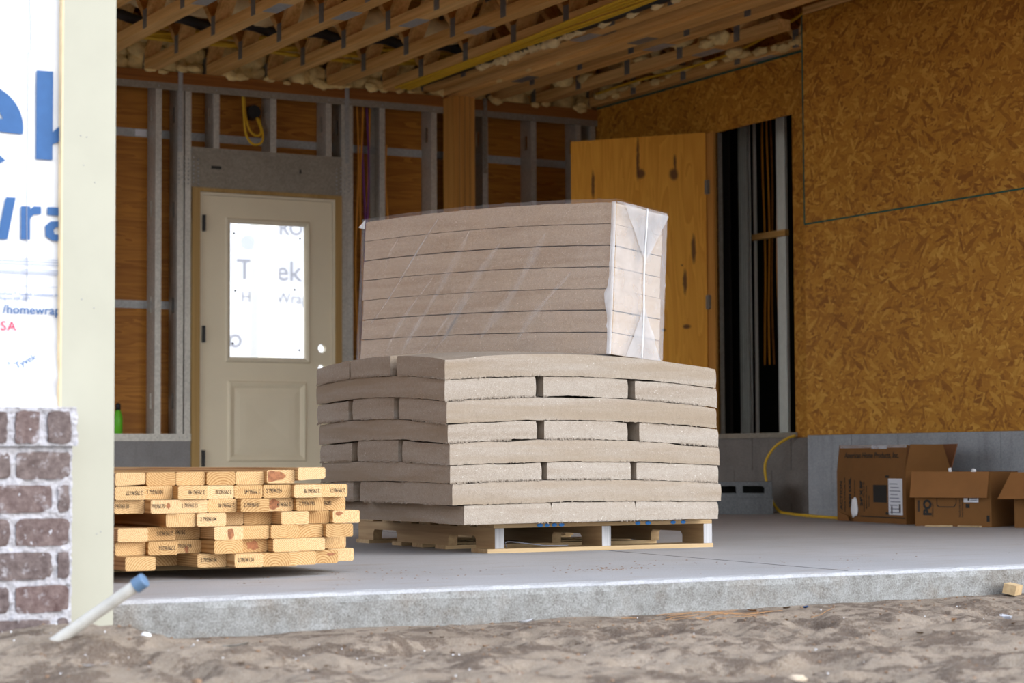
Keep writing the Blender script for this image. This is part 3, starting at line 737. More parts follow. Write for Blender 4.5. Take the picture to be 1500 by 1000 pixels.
# foam, ducts and cables in the ceiling
def lump(bm, c, r, sq=(1, 1, 1), seed=0):
    t = BM(); bmesh.ops.create_icosphere(t, subdivisions=3, radius=1)
    for v in t.verts:
        k = 1+.35*noise.noise(v.co*1.6+Vector((seed, 0, 0)))+.18*noise.noise(v.co*4+Vector((0, seed, 0)))
        v.co = Vector(c)+Vector((v.co.x*r*sq[0], v.co.y*r*sq[1], v.co.z*r*sq[2]))*k
    m = bpy.data.meshes.new('t'); t.to_mesh(m); t.free(); bm.from_mesh(m); bpy.data.meshes.remove(m)
bm = BM(); xsF = [1.3]
alltx = TX+[6.41, 6.60, 6.93, 7.29, XC]
for a, b in zip(alltx, alltx[1:]):
    n = 6
    for k in range(n):
        x = a+.05+(b-a-.1)*(k+.5)/n
        for z in (2.855, 2.95, 3.06):
            lump(bm, (x+rnd.uniform(-.02, .02), YB+.10+rnd.uniform(-.05, .05)-(.0 if z < 3 else .05), z+rnd.uniform(-.02, .02)), rnd.uniform(.055, .095), (1, .8, 1), rnd.random()*50)
for k in range(40):
    x = rnd.uniform(3.8, 7.7); lump(bm, (x, YB-.005, rnd.uniform(2.80, 2.84)), rnd.uniform(.012, .03), (1.8, .7, .9), k)
for k in range(46):
    x = rnd.uniform(6.95, 7.72); lump(bm, (x, rnd.uniform(10.2, 12.4), rnd.uniform(2.84, 3.05)), rnd.uniform(.03, .07), (.8, 1.6, .7), k*3)
for k in range(26):
    lump(bm, (7.66+rnd.uniform(-.03, .05), 12.3-k*.09, 2.86+rnd.uniform(-.01, .05)), rnd.uniform(.015, .045), (.7, 1.8, .7), k*5)
for k in range(16):
    lump(bm, (6.55+rnd.uniform(-.01, .05), rnd.uniform(10.6, 12.3), 2.80+rnd.uniform(-.01, .05)), rnd.uniform(.01, .02), (.8, 2.4, .6), k*7)
tag(obj('spray_foam', bm, FOAM, smooth=True), 'lumpy cream spray foam packed between the truss ends over the back wall', 'insulation', kind='stuff')
du = thing('flexible_duct', 'cream and black insulated duct running crosswise through the trusses', 'duct', (4.5, 11.75, 3.02))
pts = [(3.3+.05*k, 11.62+.03*math.sin(k*.9), 3.06+.02*math.sin(k*.55)) for k in range(60)]
obj('duct_jacket', tube(BM(), pts, [.075+.012*math.sin(k*1.7) for k in range(60)], 12), FOAMC, du, smooth=True)
pts = [(3.3+.05*k, 11.70, 2.955+.02*math.sin(k*.7)) for k in range(60)]
obj('duct_liner', tube(BM(), pts, .032, 10), DARKDUCT, du, smooth=True)
pp = thing('foamed_pipe', 'black pipe with cream foam beside the girder', 'pipe', (6.25, 10.5, 2.87))
obj('pipe', tube(BM(), [(6.245, 12.3, 2.845), (6.27, 7.0, 2.845)], .028, 10), BLACK, pp, smooth=True)
bm = BM()
for k in range(17): lump(bm, (6.26, 11.5-.075*k, 2.835+.012*math.sin(k)), .05+.012*math.sin(k*2.3), (.6, 1.2, .8), k)
for y in (10.05, 9.75, 9.5, 9.3):
    b2 = BM(); lump(b2, (6.27, y, 2.83), .04, (.7, 1.5, .8), y); obj('foam_patch', b2, FOAMC, pp, smooth=True)
obj('foam_coating', bm, FOAMC, pp, smooth=True)
for k in range(6):
    pts = smoothpts([(3.2+.4*j, 12.1+.06*math.sin(j*1.1+k), 2.93+.035*math.sin(j*.9+k*1.7)+k*.012) for j in range(9)], 5)
    tag(obj('ceiling_cable', tube(BM(), pts, .012, 6), YELLOW), 'yellow cable strung crosswise through the trusses near the back wall', 'cable', 'yellow cables strung through trusses')
for k in range(5):
    pts = smoothpts([(6.05+.028*k+.018*math.sin(j*.8+k)-.012*j, 12.3-.5*j, 2.795+.003*math.sin(j*1.3+k*.9)-.003*(k % 2)) for j in range(11)], 5)
    tag(obj('ceiling_cable', tube(BM(), pts, .009, 6), YELLOW), 'yellow cable running front to back beside the girder', 'cable', 'yellow cables beside girder')
pts = smoothpts([(7.55, 12.2, 2.86), (7.55, 11.7, 2.87), (7.56, 11.2, 2.86), (7.6, 10.7, 2.88), (7.63, 10.3, 2.94), (7.6, 9.8, 3.02)], 6)
tag(obj('ceiling_cable', tube(BM(), pts, .009, 6), YELLOW), 'single yellow cable above the recessed wall', 'cable')
pts = smoothpts([(7.15, 9.9, 2.93), (7.2, 9.4, 2.95), (7.1, 8.6, 3.0)], 6)
tag(obj('drain_pipe', tube(BM(), pts, .035, 10), REDP, smooth=True), 'dark red pipe among trusses above the strand board', 'pipe')
for k, (x, mt, nm) in enumerate(((5.895, ORANGE, 'leftmost'), (5.935, ORANGE, 'second'), (5.955, PURPLE, 'middle'), (5.985, PURPLE, 'second purple'), (6.0, ORANGE, 'right'))):
    pts = smoothpts([(x+.012*math.sin(j*1.1+k*2), YB+.06+.01*k, 2.70-.25*j) for j in range(9)], 5)
    tag(obj('wall_cable', tube(BM(), pts, .0075, 6), mt), '%s %s cable hanging in the stud bay right of the door' % (nm, 'orange' if mt is ORANGE else 'cable purple'.replace('cable ', '')), 'cable')
pts = smoothpts([(6.10, YB+.03, 2.45), (6.09, YB+.03, 2.2), (6.11, YB+.03, 1.95), (6.13, YB+.03, 1.6), (6.12, YB+.03, 1.2)], 6)
tag(obj('wall_cable', tube(BM(), pts, .0075, 6), ORANGE), 'single orange cable hanging just right of the wired stud bay', 'cable')
lb = thing('electrical_box', 'black electrical box with bundled yellow cable loop above the door', 'electrical box', (5.19, YB+.13, 2.52))
bm = BM(); bmesh.ops.create_cone(bm, cap_ends=True, segments=16, radius1=.05, radius2=.045, depth=.06, matrix=Matrix.Translation((5.17, YB+.11, 2.61)) @ Matrix.Rotation(math.pi/2, 4, 'X'))
obj('box_body', bm, BLACK, lb, smooth=False)
pts = smoothpts([(5.07, YB+.04, 2.70), (5.075, YB+.03, 2.58), (5.085, YB+.02, 2.45), (5.13, YB+.01, 2.385), (5.19, YB+.01, 2.40), (5.205, YB+.03, 2.47), (5.19, YB+.06, 2.56)], 7)
obj('cable_loop', tube(BM(), pts, .008, 6), YELLOW, lb, smooth=True)
pts = smoothpts([(5.08, YB+.045, 2.70), (5.09, YB+.035, 2.56), (5.12, YB+.03, 2.47), (5.17, YB+.03, 2.445), (5.20, YB+.04, 2.48), (5.18, YB+.07, 2.57)], 7)
obj('cable_loop', tube(BM(), pts, .008, 6), YELLOW, lb, smooth=True)
gcn = thing('spray_can', 'bright green can with black cap standing on sill at left', 'can', (4.255, YB+.05, .508))
pr = [(.001, 0), (.026, 0), (.028, .004), (.028, .10), (.020, .135), (.014, .15), (.014, .155), (.001, .155)]
def lathe(c, prof, n=20):
    bm = BM(); R = [[bm.verts.new((c[0]+r*math.cos(2*math.pi*k/n), c[1]+r*math.sin(2*math.pi*k/n), c[2]+z)) for k in range(n)] for r, z in prof]
    for a, b in zip(R, R[1:]):
        for k in range(n): bm.faces.new((a[k], a[(k+1) % n], b[(k+1) % n], b[k]))
    return bm
obj('can_body', lathe((4.245, YB+.05, .508), pr), GREEN, gcn, smooth=True)
obj('cap', lathe((4.245, YB+.05, .655), [(.001, 0), (.016, 0), (.016, .035), (.010, .045), (.001, .045)]), BLACK, gcn, smooth=True)

# plywood temporary door swung open from the recess doorway
ang = math.radians(129); hp = Vector((XC-.028, 11.135, 0)); dd = Vector((-math.sin(ang), -math.cos(ang), 0)); nrm = Vector((dd.y, -dd.x, 0))
PD = thing('plywood_door', 'orange plywood sheet door with dark knots swung open on hinges', 'door', (7.4, 11.4, .47))
WDT = .885
kn = [(WDT*(1-u), .47+v, a, b) for u, v, a, b in ((.165, 1.66, .010, .085), (.50, 1.83, .009, .13), (.52, 1.725, .028, .030), (.765, 1.715, .028, .036), (.775, 1.79, .008, .05), (.905, 1.225, .014, .085), (.84, 1.01, .012, .075), (.475, 1.31, .008, .01), (.66, 1.37, .007, .009), (.85, .72, .022, .014), (.68, .70, .014, .01), (.82, 1.12, .006, .006))]
PLYD = m_ply('door_plywood', (.66, .27, .016), (.86, .41, .045), 2, kn)
bm = bx(0, WDT, -.008, .008, 0, 1.985); me = bpy.data.meshes.new('plywood_sheet')
# local x runs from hinge to free edge
for v in bm.verts: v.co.z += .47 - .035*(v.co.x/WDT)
bm.to_mesh(me); bm.free(); me.materials.append(PLYD)
ps = bpy.data.objects.new('plywood_sheet', me); COL.objects.link(ps); ps.parent = PD
ps.matrix_parent_inverse = WM[PD.name].inverted(); ps.rotation_euler = (0, 0, math.atan2(dd.y, dd.x)); ps.location = hp
WM[ps.name] = Matrix.Translation(hp) @ Matrix.Rotation(math.atan2(dd.y, dd.x), 4, 'Z')
for z in (2.05, 1.3, .75): obj('hinge', bx(XC-.040, XC-.022, 11.10, 11.15, z, z+.09), PLATE, PD)

# concrete blocks, cord, by the recess
def cblock(c, rz, label, holes):
    t = thing('concrete_block', label, 'block', c)
    bm = BM(); loops = [rect(-.195, 0, .195, .097)]
    if holes: loops += [[(-.155, .028), (-.02, .028), (-.02, .066), (-.03, .072), (-.155, .072)], [(.02, .028), (.15, .028), (.15, .06), (.135, .072), (.02, .072)]]
    m = mesh_bm(curve_mesh(loops, .19)); xform(m, Matrix.Translation(c) @ Matrix.Rotation(rz, 4, 'Z') @ Matrix.Rotation(math.pi/2, 4, 'X'))
    obj('block_body', m, BLK_D, t)
    if holes:
        m = bx(-.16, .155, .085, .093, .02, .08); xform(m, Matrix.Translation(c) @ Matrix.Rotation(rz, 4, 'Z')); obj('core_back', m, HOLE, t)
cblock((7.42, 10.37, .0), math.radians(-36), 'solid dark concrete block on the floor under the hollow one', False)
cblock((7.415, 10.37, .0975), math.radians(-37), 'dark hollow concrete block with two slots, on top of another', True)
pts = smoothpts([(XC-.03, 10.21, .47), (XC-.05, 10.26, .455), (XC-.10, 10.33, .40), (7.60, 10.36, .30), (7.60, 10.34, .17), (7.60, 10.28, .06), (7.58, 10.18, .012), (7.50, 9.98, .007), (7.40, 9.80, .007), (7.30, 9.55, .007), (7.22, 9.33, .007), (7.15, 9.05, .007)], 7)
tag(obj('extension_cord', tube(BM(), pts, .0085, 8), YELLOW, smooth=True), 'yellow cord curving from doorway sill down to floor and right', 'cord')

# ------------------------------------------------------------ cardboard boxes
def frame2(p0, p1):
    d = Vector((p1[0]-p0[0], p1[1]-p0[1], 0)); L = d.length; d.normalize()
    nn = Vector((-d.y, d.x, 0))                      # away from viewer when p0->p1 is left->right
    return L, Matrix(((d.x, nn.x, 0, p0[0]), (d.y, nn.y, 0, p0[1]), (0, 0, 1, 0), (0, 0, 0, 1)))
def put(bm, mt): return xform(bm, mt)
def carton(mt, L, dep, h, par, t=.006):
    # four walls and a bottom, open at the top
    bm = BM(); box(bm, 0, L, 0, t, 0, h); box(bm, 0, L, dep-t, dep, 0, h); box(bm, 0, t, t, dep-t, 0, h); box(bm, L-t, L, t, dep-t, 0, h); box(bm, t, L-t, t, dep-t, 0, t)
    obj('carton_body', put(bm, mt), CARD, par)
def flap(mt, pts, par, mat=CARD, name='flap', t=.005, label=None):
    bm = BM(); v = [bm.verts.new(p) for p in pts]; f = bm.faces.new(v); bm.normal_update()
    n_ = f.normal.copy(); r = bmesh.ops.extrude_face_region(bm, geom=[f])
    for q in r['geom']:
        if isinstance(q, bmesh.types.BMVert): q.co -= n_*t
    return obj(name, put(bm, mt), mat, par, label=label)
def ctext(mt, s, x, z, size, rot, par, mat=INK, bold=0, name='lettering', y=-.0012, sp=1.0, sq=1.0):
    bm = text_bm(s, size, bold, .0008, 'LEFT', sp)
    m2 = mt @ Matrix.Translation((x, y, z)) @ Matrix.Rotation(math.pi/2, 4, 'X') @ Matrix.Rotation(rot, 4, 'Z') @ Matrix.Diagonal((sq, 1, 1, 1))
    return obj(name, xform(bm, m2), mat, par)
def cplate(mt, x0, x1, z0, z1, mat, par, name, y=-.0016):
    return obj(name, put(bx(x0, x1, y, y+.0012, z0, z1), mt), mat, par)
Q = math.pi/2
L, MA = frame2((7.0, 8.90), (6.86, 8.17)); HA = .268
A = thing('cardboard_box', 'large printed cardboard box with raised front flap, left of the two', 'box', (6.95, 8.45, 0), )
carton(MA, L, .26, HA, A)
flap(MA, [(0, .001, HA), (L*.985, .001, HA), (L*.985, .018, HA+.132), (0.0, .018, HA+.134)], A, CARD, 'front_flap')
flap(MA, [(L-.003, 0, HA), (L-.003, .26, HA), (L+.028, .2, HA+.13), (L+.02, .02, HA+.132)], A, CARD, 'side_flap')
flap(MA, [(.0, .257, HA), (L, .257, HA), (L*.99, .30, HA+.135), (0, .30, HA+.13)], A, CARDR, 'back_flap', label='darker reddish back flap')
mf = MA @ Matrix.Translation((0, .001, HA)) @ Matrix.Rotation(-.13, 4, 'X')
ctext(mf, 'American Home Products, Inc.', .10*L, .066, .042, 0, A, INK, .0005, sq=L*1.5)
obj('tape', put(bx(L*.02, L*.98, -.0018, -.0006, .118, .134), mf), m_film('packing_tape', .22, .8), A)
obj('tape', put(bx(L*.49, L*.71, -.003, -.0018, .112, .131), mf), m_film('shiny_tape', .35, .8), A)
for s, x, z, sz, b in (('ACTION', .085, .06, .040, .0004), ('Home Products, Inc.', .130, .05, .022, 0), ('TRIM COIL', .215, .07, .033, .0015), ('Heavy Gauge Aluminum', .275, .09, .013, 0), ('24" X 50\'', .385, .085, .034, .0018), ('Aluminum Trim Coil for', .415, .055, .016, 0), ('Exterior Trim Work', .45, .07, .014, 0), ('Made in USA', .485, .08, .011, 0)):
    ctext(MA, s, x*L, z, sz, Q, A, INK, b+.0004)
cplate(MA, .545*L, .735*L, .105, .195, INK, A, 'printed_square')
cplate(MA, .762*L, .955*L, .045, .228, PAPER, A, 'label')
for x, z in ((.75, .045), (.75, .232)):
    cplate(MA, (x-.03)*L, (x+.02)*L, z, z+.012, INK, A, 'printed_mark')
for k in range(9): cplate(MA, (.78+.012*(k % 2))*L, (.93-.02*(k % 3))*L, .055+.018*k, .060+.018*k, GREYP, A, 'label_print', -.0026)
cplate(MA, .80*L, .815*L, .05, .09, INKB, A, 'label_print', -.0028); cplate(MA, .91*L, .93*L, .06, .1, INKB, A, 'label_print', -.0028)
bm = BM(); lump(bm, (.27*L, -.004, .075), .03, (1.3, .25, 1.65), 3); obj('plastic_end', put(bm, MA), WHITE, A, smooth=True, label='rounded white plastic poking through the torn corner')
flap(MA, [(.02*L, -.002, .0), (.25*L, -.03, .004), (.20*L, -.02, .03), (.02*L, -.002, .05)], A, CARDI, 'torn_corner')
cplate(MA, .36*L, .98*L, .028, .033, INK, A, 'tear_line')

L, MB_ = frame2((6.752, 7.975), (6.905, 7.60)); HB = .264
B = thing('cardboard_box', 'open cardboard box with its wide front flap folded down', 'box', (6.83, 7.76, 0))
carton(MB_, L, .30, HB, B)
flap(MB_, [(-.01, -.004, HB), (L*.985, -.004, HB), (L*.985, -.03, HB-.125), (-.01, -.03, HB-.125)], B, CARDI, 'front_flap')
flap(MB_, [(-.001, .0, HB), (-.003, .28, HB), (-.012, .27, HB-.06), (-.012, .0, HB-.07)], B, CARDI, 'side_flap')
ctext(MB_, 'PO', .215*L, .052, .058, Q, B, INK, .003)
for x, n_ in ((.245, 'Portable Light'), (.60, 'Handle with care'), (.635, 'Keep this side up')): ctext(MB_, n_, x*L, .045, .0125, Q, B, INKB, 0)
bm = mesh_bm(curve_mesh([[(.29*L, .10), (.32*L, .092), (.52*L, .092), (.55*L, .11), (.55*L, .2), (.29*L, .2)], [(.297*L, .105), (.325*L, .097), (.515*L, .097), (.543*L, .113), (.543*L, .19), (.297*L, .19)]], .001))
obj('printed_outline', xform(bm, MB_ @ Matrix.Translation((0, -.001, 0)) @ Matrix.Rotation(Q, 4, 'X')), INKB, B)
cplate(MB_, .645*L, .835*L, .118, .165, PAPER, B, 'label'); cplate(MB_, .70*L, .72*L, .125, .16, INK, B, 'label_print', -.0028)
for k in range(4): cplate(MB_, .735*L, .82*L, .125+.009*k, .129+.009*k, GREYP, B, 'label_print', -.0028)
cplate(MB_, .67*L, .72*L, .09, .11, INK, B, 'printed_square'); cplate(MB_, .94*L, .975*L, .025, .055, INK, B, 'printed_mark')
cplate(MB_, .035*L, .065*L, .07, .125, INKB, B, 'printed_arrow')
bm = BM(); tube(bm, [(.36*L, .1, HB-.02), (.345*L, .1, HB+.018)], .008, 8); obj('white_tube', put(bm, MB_), WHITE, B)
bm = BM(); lump(bm, (.66*L, .1, HB+.002), .012, (1, 1, 1.2), 2); obj('white_knob', put(bm, MB_), WHITE, B, smooth=True)
L, MC = frame2((6.93, 7.47), (7.06, 7.15)); HC_ = .26
Cc = thing('cardboard_box', 'cardboard box at the right edge of picture with flap leaning out', 'box', (7.0, 7.3, 0))
carton(MC, L, .28, HC_, Cc)
flap(MC, [(-.01, -.003, HC_), (L, -.003, HC_), (L, -.07, HC_-.12), (-.05, -.07, HC_-.125)], Cc, CARDI, 'front_flap')
for k, (x, y, a) in enumerate(((6.76, 7.86, .1), (6.83, 7.72, -.4))):
    bm = BM(); obox(bm, (x, y-.05, .004), (.13, .018, .007), Matrix.Rotation(-1.0+a, 3, 'Z'))
    tag(obj('wood_sliver', bm, PALLETX), ['pale wood sliver on the floor before folded-flap box, left one', 'pale wood sliver on the floor before folded-flap box, right one'][k], 'wood scrap')

# ------------------------------------------------------------ pallet
PT = thing('wooden_pallet', 'worn wooden pallet with blue paint marks under the stacked bundles', 'pallet', (4.09, 7.2, 0))
PM = Matrix.Translation((3.629, 6.582, 0)) @ Matrix.Rotation(math.radians(-1.6), 4, 'Z')
def pobj(name, bm, mat, par=PT, bevel=0, label=None): return obj(name, xform(bm, PM), mat, par, bevel=bevel, segs=1, label=label)
PWd, PL = .928, 1.22
for i, y in enumerate((0, .19, .36, .53, .70, .87, 1.06)):
    w = .135 if i in (0, 6) else .10
    b_ = pobj('deck_board', bx(-.004+rnd.uniform(-.004, .004), PWd+rnd.uniform(-.004, .004), y, y+w, .0895, .1035), PALLETX, bevel=.0015)
    if i == 0:
        for u, wd in ((.185, .022), (.215, .018), (.245, .02), (.275, .02), (.60, .02), (.645, .022), (.755, .02), (.80, .02)):
            t = BM(); bmesh.ops.create_icosphere(t, subdivisions=2, radius=1)
            for v in t.verts: v.co = Vector((u+v.co.x*wd*.6, -.0005+v.co.y*.0012, .0965+v.co.z*.0065))
            obj('paint_mark', xform(t, PM), BLUEP, b_, smooth=True, label='blue paint marks on the front board')
def stringer(x0, x1):
    lp = [(0, .0145), (.15, .0145), (.15, .045), (.162, .057), (.368, .057), (.38, .045), (.38, .0145), (.84, .0145), (.84, .045), (.852, .057), (1.058, .057), (1.07, .045), (1.07, .0145), (PL, .0145), (PL, .089), (0, .089)]
    bm = mesh_bm(curve_mesh([lp], x1-x0)); xform(bm, YZ((x0+x1)/2))
    s = pobj('stringer', bm, PALLETY)
    pobj('weathered_end', bx(x0+.0005, x1-.0005, -.0012, .0002, .0155, .0885), WEATH, s, label='grey weathered stringer end')
stringer(0, .038); stringer(.445, .483); stringer(PWd-.038, PWd)
for i, (y, a, b) in enumerate(((-.002, -.03, PWd+.004), (.40, -.002, PWd), (.60, -.004, PWd), (.79, -.004, PWd), (1.09, -.01, PWd))):
    pobj('bottom_board', bx(a, b, y, y+.13 if i in (0, 4) else y+.09, 0, .0145), PALLETX, bevel=.0015)
pts = smoothpts([(.08, .06, .016), (.10, .10, .035), (.16, .08, .03), (.24, .06, .02), (.34, .07, .018)], 6)
tag(obj('loose_wire', xform(tube(BM(), pts, .0018, 5), PM), GREYP), 'thin pale wire curled on the lower front pallet board', 'wire')

# ------------------------------------------------------------ fibre bundles stacked on the pallet
LV_FL = [.688, .614, .538, .457, .391, .3146, .2505, .1735, .1065]
LV_FM = [.712, .632, .558, .474, .406, .325, .261, .181, .1085]
LV_FR = [.672, .598, .525, .446, .377, .310, .244, .175, .1075]
LV_BL = [.693, .625, .547, .474, .390, .323, .244, .175, .107]
CRY = [.030, .028, .026, .022, .019, .012, .010, .005, .001]
SX0, SX1, SY0, SY1 = 3.362, 4.507, 6.45, 7.60
def level(k, x, y):
    s = (x-SX0)/(SX1-SX0); m = (3.728-SX0)/(SX1-SX0)
    a, b, c = LV_FL[k], LV_FM[k], LV_FR[k]
    # quadratic through s=0, m, 1
    z = a*(s-m)*(s-1)/(m) + b*s*(s-1)/(m*(m-1)) + c*s*(s-m)/(1-m)
    t = (y-SY0)/(SY1-SY0)
    return z+(LV_BL[k]-a)*t+CRY[k]*4*t*(1-t)
ROWX = [3.361, 3.362, 3.368, 3.3735, 3.379, 3.3815, 3.389, 3.392, 3.4365]
def bundle(k, x0, x1, y0, y1, label, seed, group):
    ax = 'X' if x1-x0 > y1-y0 else 'Y'
    nx = max(4, int((x1-x0)/.0085)); ny = max(4, int((y1-y0)/.0085)); nz = 6
    bm = BM(); rg = random.Random(seed)
    gap = lambda x, y, s: .0014+max(0, .0075*fbm(x*4+seed, y*4, s, 3)+.0012*fbm(x*40, y*40, s, 2))
    def P(i, j, l):
        u, v, w = i/nx, j/ny, l/nz; x = x0+(x1-x0)*u; y = y0+(y1-y0)*v
        zt = level(k, x, y)-gap(x, y, 1); zb = level(k+1, x, y)+gap(x, y, 5)*.6
        z = zb+(zt-zb)*w; q = Vector((x*70+seed, y*70, z*70)); e = Vector((x*190, y*190+seed, z*160))
        nx_ = -1 if i == 0 else 1 if i == nx else 0; ny_ = -1 if j == 0 else 1 if j == ny else 0
        d = .0011*noise.noise(q*.35)+.0007*noise.noise(e)
        if l == 0: d += .0042*abs(noise.noise(q*1.7))*(1 if noise.noise(Vector((x*9, y*9, seed))) > -.15 else .2); z -= .0042*max(0, noise.noise(e*.8)) if k < 7 else 0
        if l == nz: d -= .0014; 
        bow = .003*math.sin(math.pi*w)
        x += nx_*(d+bow*.5); y += ny_*(d+bow*.5)
        return (x, y, z)
    V = {}
    def vert(i, j, l):
        if (i, j, l) not in V: V[(i, j, l)] = bm.verts.new(P(i, j, l))
        return V[(i, j, l)]
    st = 1
    for l in range(nz):
        for i in range(nx):
            bm.faces.new((vert(i, 0, l), vert(i+1, 0, l), vert(i+1, 0, l+1), vert(i, 0, l+1)))
            bm.faces.new((vert(i+1, ny, l), vert(i, ny, l), vert(i, ny, l+1), vert(i+1, ny, l+1)))
        for j in range(ny):
            bm.faces.new((vert(0, j+1, l), vert(0, j, l), vert(0, j, l+1), vert(0, j+1, l+1)))
            bm.faces.new((vert(nx, j, l), vert(nx, j+1, l), vert(nx, j+1, l+1), vert(nx, j, l+1)))
    # top and bottom (coarse inside is not possible with matched edges: full grid on top only when it is the top layer)
    for l, flip in ((nz, False), (0, True)):
        for i in range(nx):
            for j in range(ny):
                f = (vert(i, j, l), vert(i+1, j, l), vert(i+1, j+1, l), vert(i, j+1, l))
                bm.faces.new(f[::-1] if flip else f)
    # loose fibres hanging from the lower edge
    for q in range(230 if k < 7 else 40):
        if rg.random() < .1: cut = k % 2 == 0
        else: cut = k % 2 == 1
        if cut: x, y, dn = rg.uniform(x0, x1), y0, Vector((0, -1, 0))
        else: x, y, dn = x0, rg.uniform(y0, y1), Vector((-1, 0, 0))
        if noise.noise(Vector((x*6, y*6, seed*3.1))) < -.12: continue
        z = level(k+1, x, y)+rg.uniform(.0, .004); tv = Vector((dn.y, -dn.x, 0)); c = Vector((x, y, z+.001))+dn*.0015
        w = rg.uniform(.0008, .0045); h = rg.uniform(.002, .008)
        a = bm.verts.new(c-tv*w); b = bm.verts.new(c+tv*w); d = bm.verts.new(c+dn*rg.uniform(.001, .005)+tv*rg.uniform(-.003, .003)-Vector((0, 0, h))); e_ = bm.verts.new(c+dn*.002+Vector((0, 0, .002)))
        bm.faces.new((a, d, e_)); bm.faces.new((d, b, e_))
    o = obj('fibre_bundle', bm, FIBREX if k % 2 == 0 else FIBREY, smooth=False); tag(o, label, 'bundle', group)
lay_name = ['topmost layer', 'second layer from the top', 'third layer from the top', 'fourth layer from the top', 'fifth layer from the top', 'sixth layer from the top', 'second layer from the bottom', 'bottom layer on the pallet']
GB = 'grey fibre bundles stacked on the pallet'
Ycuts = {0: [(6.487, 6.826), (6.882, 7.225), (7.240, 7.540)], 2: [(6.478, 6.823), (6.868, 7.222), (7.262, 7.548)], 4: [(6.467, 6.817), (6.856, 7.2), (7.255, 7.545)], 6: [(6.467, 6.827), (6.829, 7.201), (7.265, 7.55)]}
Xcuts = {1: [(3.362, 3.727), (3.761, 4.117), (4.15, 4.512)], 3: [(3.3735, 3.730), (3.763, 4.113), (4.167, 4.516)], 5: [(3.382, 3.748), (3.773, 4.126), (4.153, 4.514)], 7: [(3.4365, 3.789), (3.792, 4.145), (4.150, 4.512)]}
sd = 1
for k in range(8):
    if k % 2 == 0:
        for n_, (a, b) in enumerate(Ycuts[k]):
            a2 = 6.45 if n_ == 0 else a
            bundle(k, ROWX[k], 4.507+.012*(k > 3)+.006*(k == 6), a2, b, 'grey fibre bundle laid crosswise, %s one of the %s' % (['front', 'middle', 'rear'][n_], lay_name[k]), sd, GB); sd += 1
    else:
        for n_, (a, b) in enumerate(Xcuts[k]):
            bundle(k, a, b, 6.453, 7.545, 'grey fibre bundle laid end-on, %s one of the %s' % (['left', 'middle', 'right'][n_], lay_name[k]), sd, GB); sd += 1

# ------------------------------------------------------------ film-wrapped pack on top
PK = thing('wrapped_pack', 'clear film wrapped pack of seven fibre boards leaning on top of stack', 'pack', (4.0, 7.05, .73))
phi, pa, pb = 1.154, -.017, -.052
fd = Vector((math.cos(phi), -math.sin(phi), 0)); sdv = Vector((math.sin(phi), math.cos(phi), 0)); uz = Vector((0, 0, 1))
f2 = fd*math.cos(pa)+uz*math.sin(pa); up2_ = -fd*math.sin(pa)+uz*math.cos(pa)
s2 = sdv*math.cos(pb)+up2_*math.sin(pb); up3 = -sdv*math.sin(pb)+up2_*math.cos(pb)
PA = Vector((4.075, 6.508, .727)); LF, WS, HP = 1.212, .334, .562
def pk(u, v, w):
    # u: 0 left end .. 1 right end (near corner), v: depth, w: height in metres
    a = u*LF; sag = .026*(1-((u-.55)/.55)**2)*(.45+.55*w/HP)-.012
    lean = .02*w/HP*0
    return PA+f2*(a-LF)+s2*(v*WS)+up3*(w+sag*.8)
def pack_box(u0, u1, v0, v1, w0, w1, nu, nv, nw, fn):
    bm = BM(); V = {}
    def vert(i, j, l):
        if (i, j, l) not in V:
            u, v, w = u0+(u1-u0)*i/nu, v0+(v1-v0)*j/nv, w0+(w1-w0)*l/nw
            n_ = (-f2 if i == 0 else f2 if i == nu else Vector())+(-s2 if j == 0 else s2 if j == nv else Vector())+(-up3 if l == 0 else up3 if l == nw else Vector())
            V[(i, j, l)] = bm.verts.new(fn(u, v, w, n_))
        return V[(i, j, l)]
    for l in range(nw):
        for i in range(nu):
            bm.faces.new((vert(i, 0, l), vert(i+1, 0, l), vert(i+1, 0, l+1), vert(i, 0, l+1))); bm.faces.new((vert(i+1, nv, l), vert(i, nv, l), vert(i, nv, l+1), vert(i+1, nv, l+1)))
        for j in range(nv):
            bm.faces.new((vert(0, j+1, l), vert(0, j, l), vert(0, j, l+1), vert(0, j+1, l+1))); bm.faces.new((vert(nu, j, l), vert(nu, j+1, l), vert(nu, j+1, l+1), vert(nu, j, l+1)))
    for l, fl in ((0, 1), (nw, 0)):
        for i in range(nu):
            for j in range(nv):
                f = (vert(i, j, l), vert(i+1, j, l), vert(i+1, j+1, l), vert(i, j+1, l)); bm.faces.new(f[::-1] if fl else f)
    return bm
hb = HP/7
for k in range(7):
    def fn(u, v, w, n_, k=k):
        p_ = pk(u, v, w); q = p_*60
        return p_+n_*(.0012*noise.noise(q*.4+Vector((k*5, 0, 0)))+.0008*noise.noise(q*3))
    g0 = .0012+.001*(k % 3); off = rnd.uniform(-.004, .004)
    bm = pack_box(off/LF, 1+off/LF-.002, 0, 1, k*hb+g0, (k+1)*hb-.0012, 110, 34, 5, fn)
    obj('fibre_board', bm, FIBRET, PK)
def ff(u, v, w, n_):
    p_ = pk(u, v, w); a = (u*LF+.55*(HP-w))
    r = .0016*fbm(u*6, v*5+w*8, 3, 3)
    if n_.dot(s2) < -.5 and abs(n_.dot(f2)) < .5:
        for c in (.38, .55, .74, 1.0): r += .0035*math.exp(-((u*LF-c-.55*(w-.3)+.05*math.sin(w*9+c*20))/.012)**2)
    if n_.dot(f2) > .5: r += .003*fbm(v*6, w*10, 8, 3)
    return p_+n_*(.006+abs(r))
bm = pack_box(-.006, 1.006, -.012, 1.012, -.001, HP+.004, 150, 36, 80, ff)
dele = [f for f in bm.faces if f.normal.length < 1]
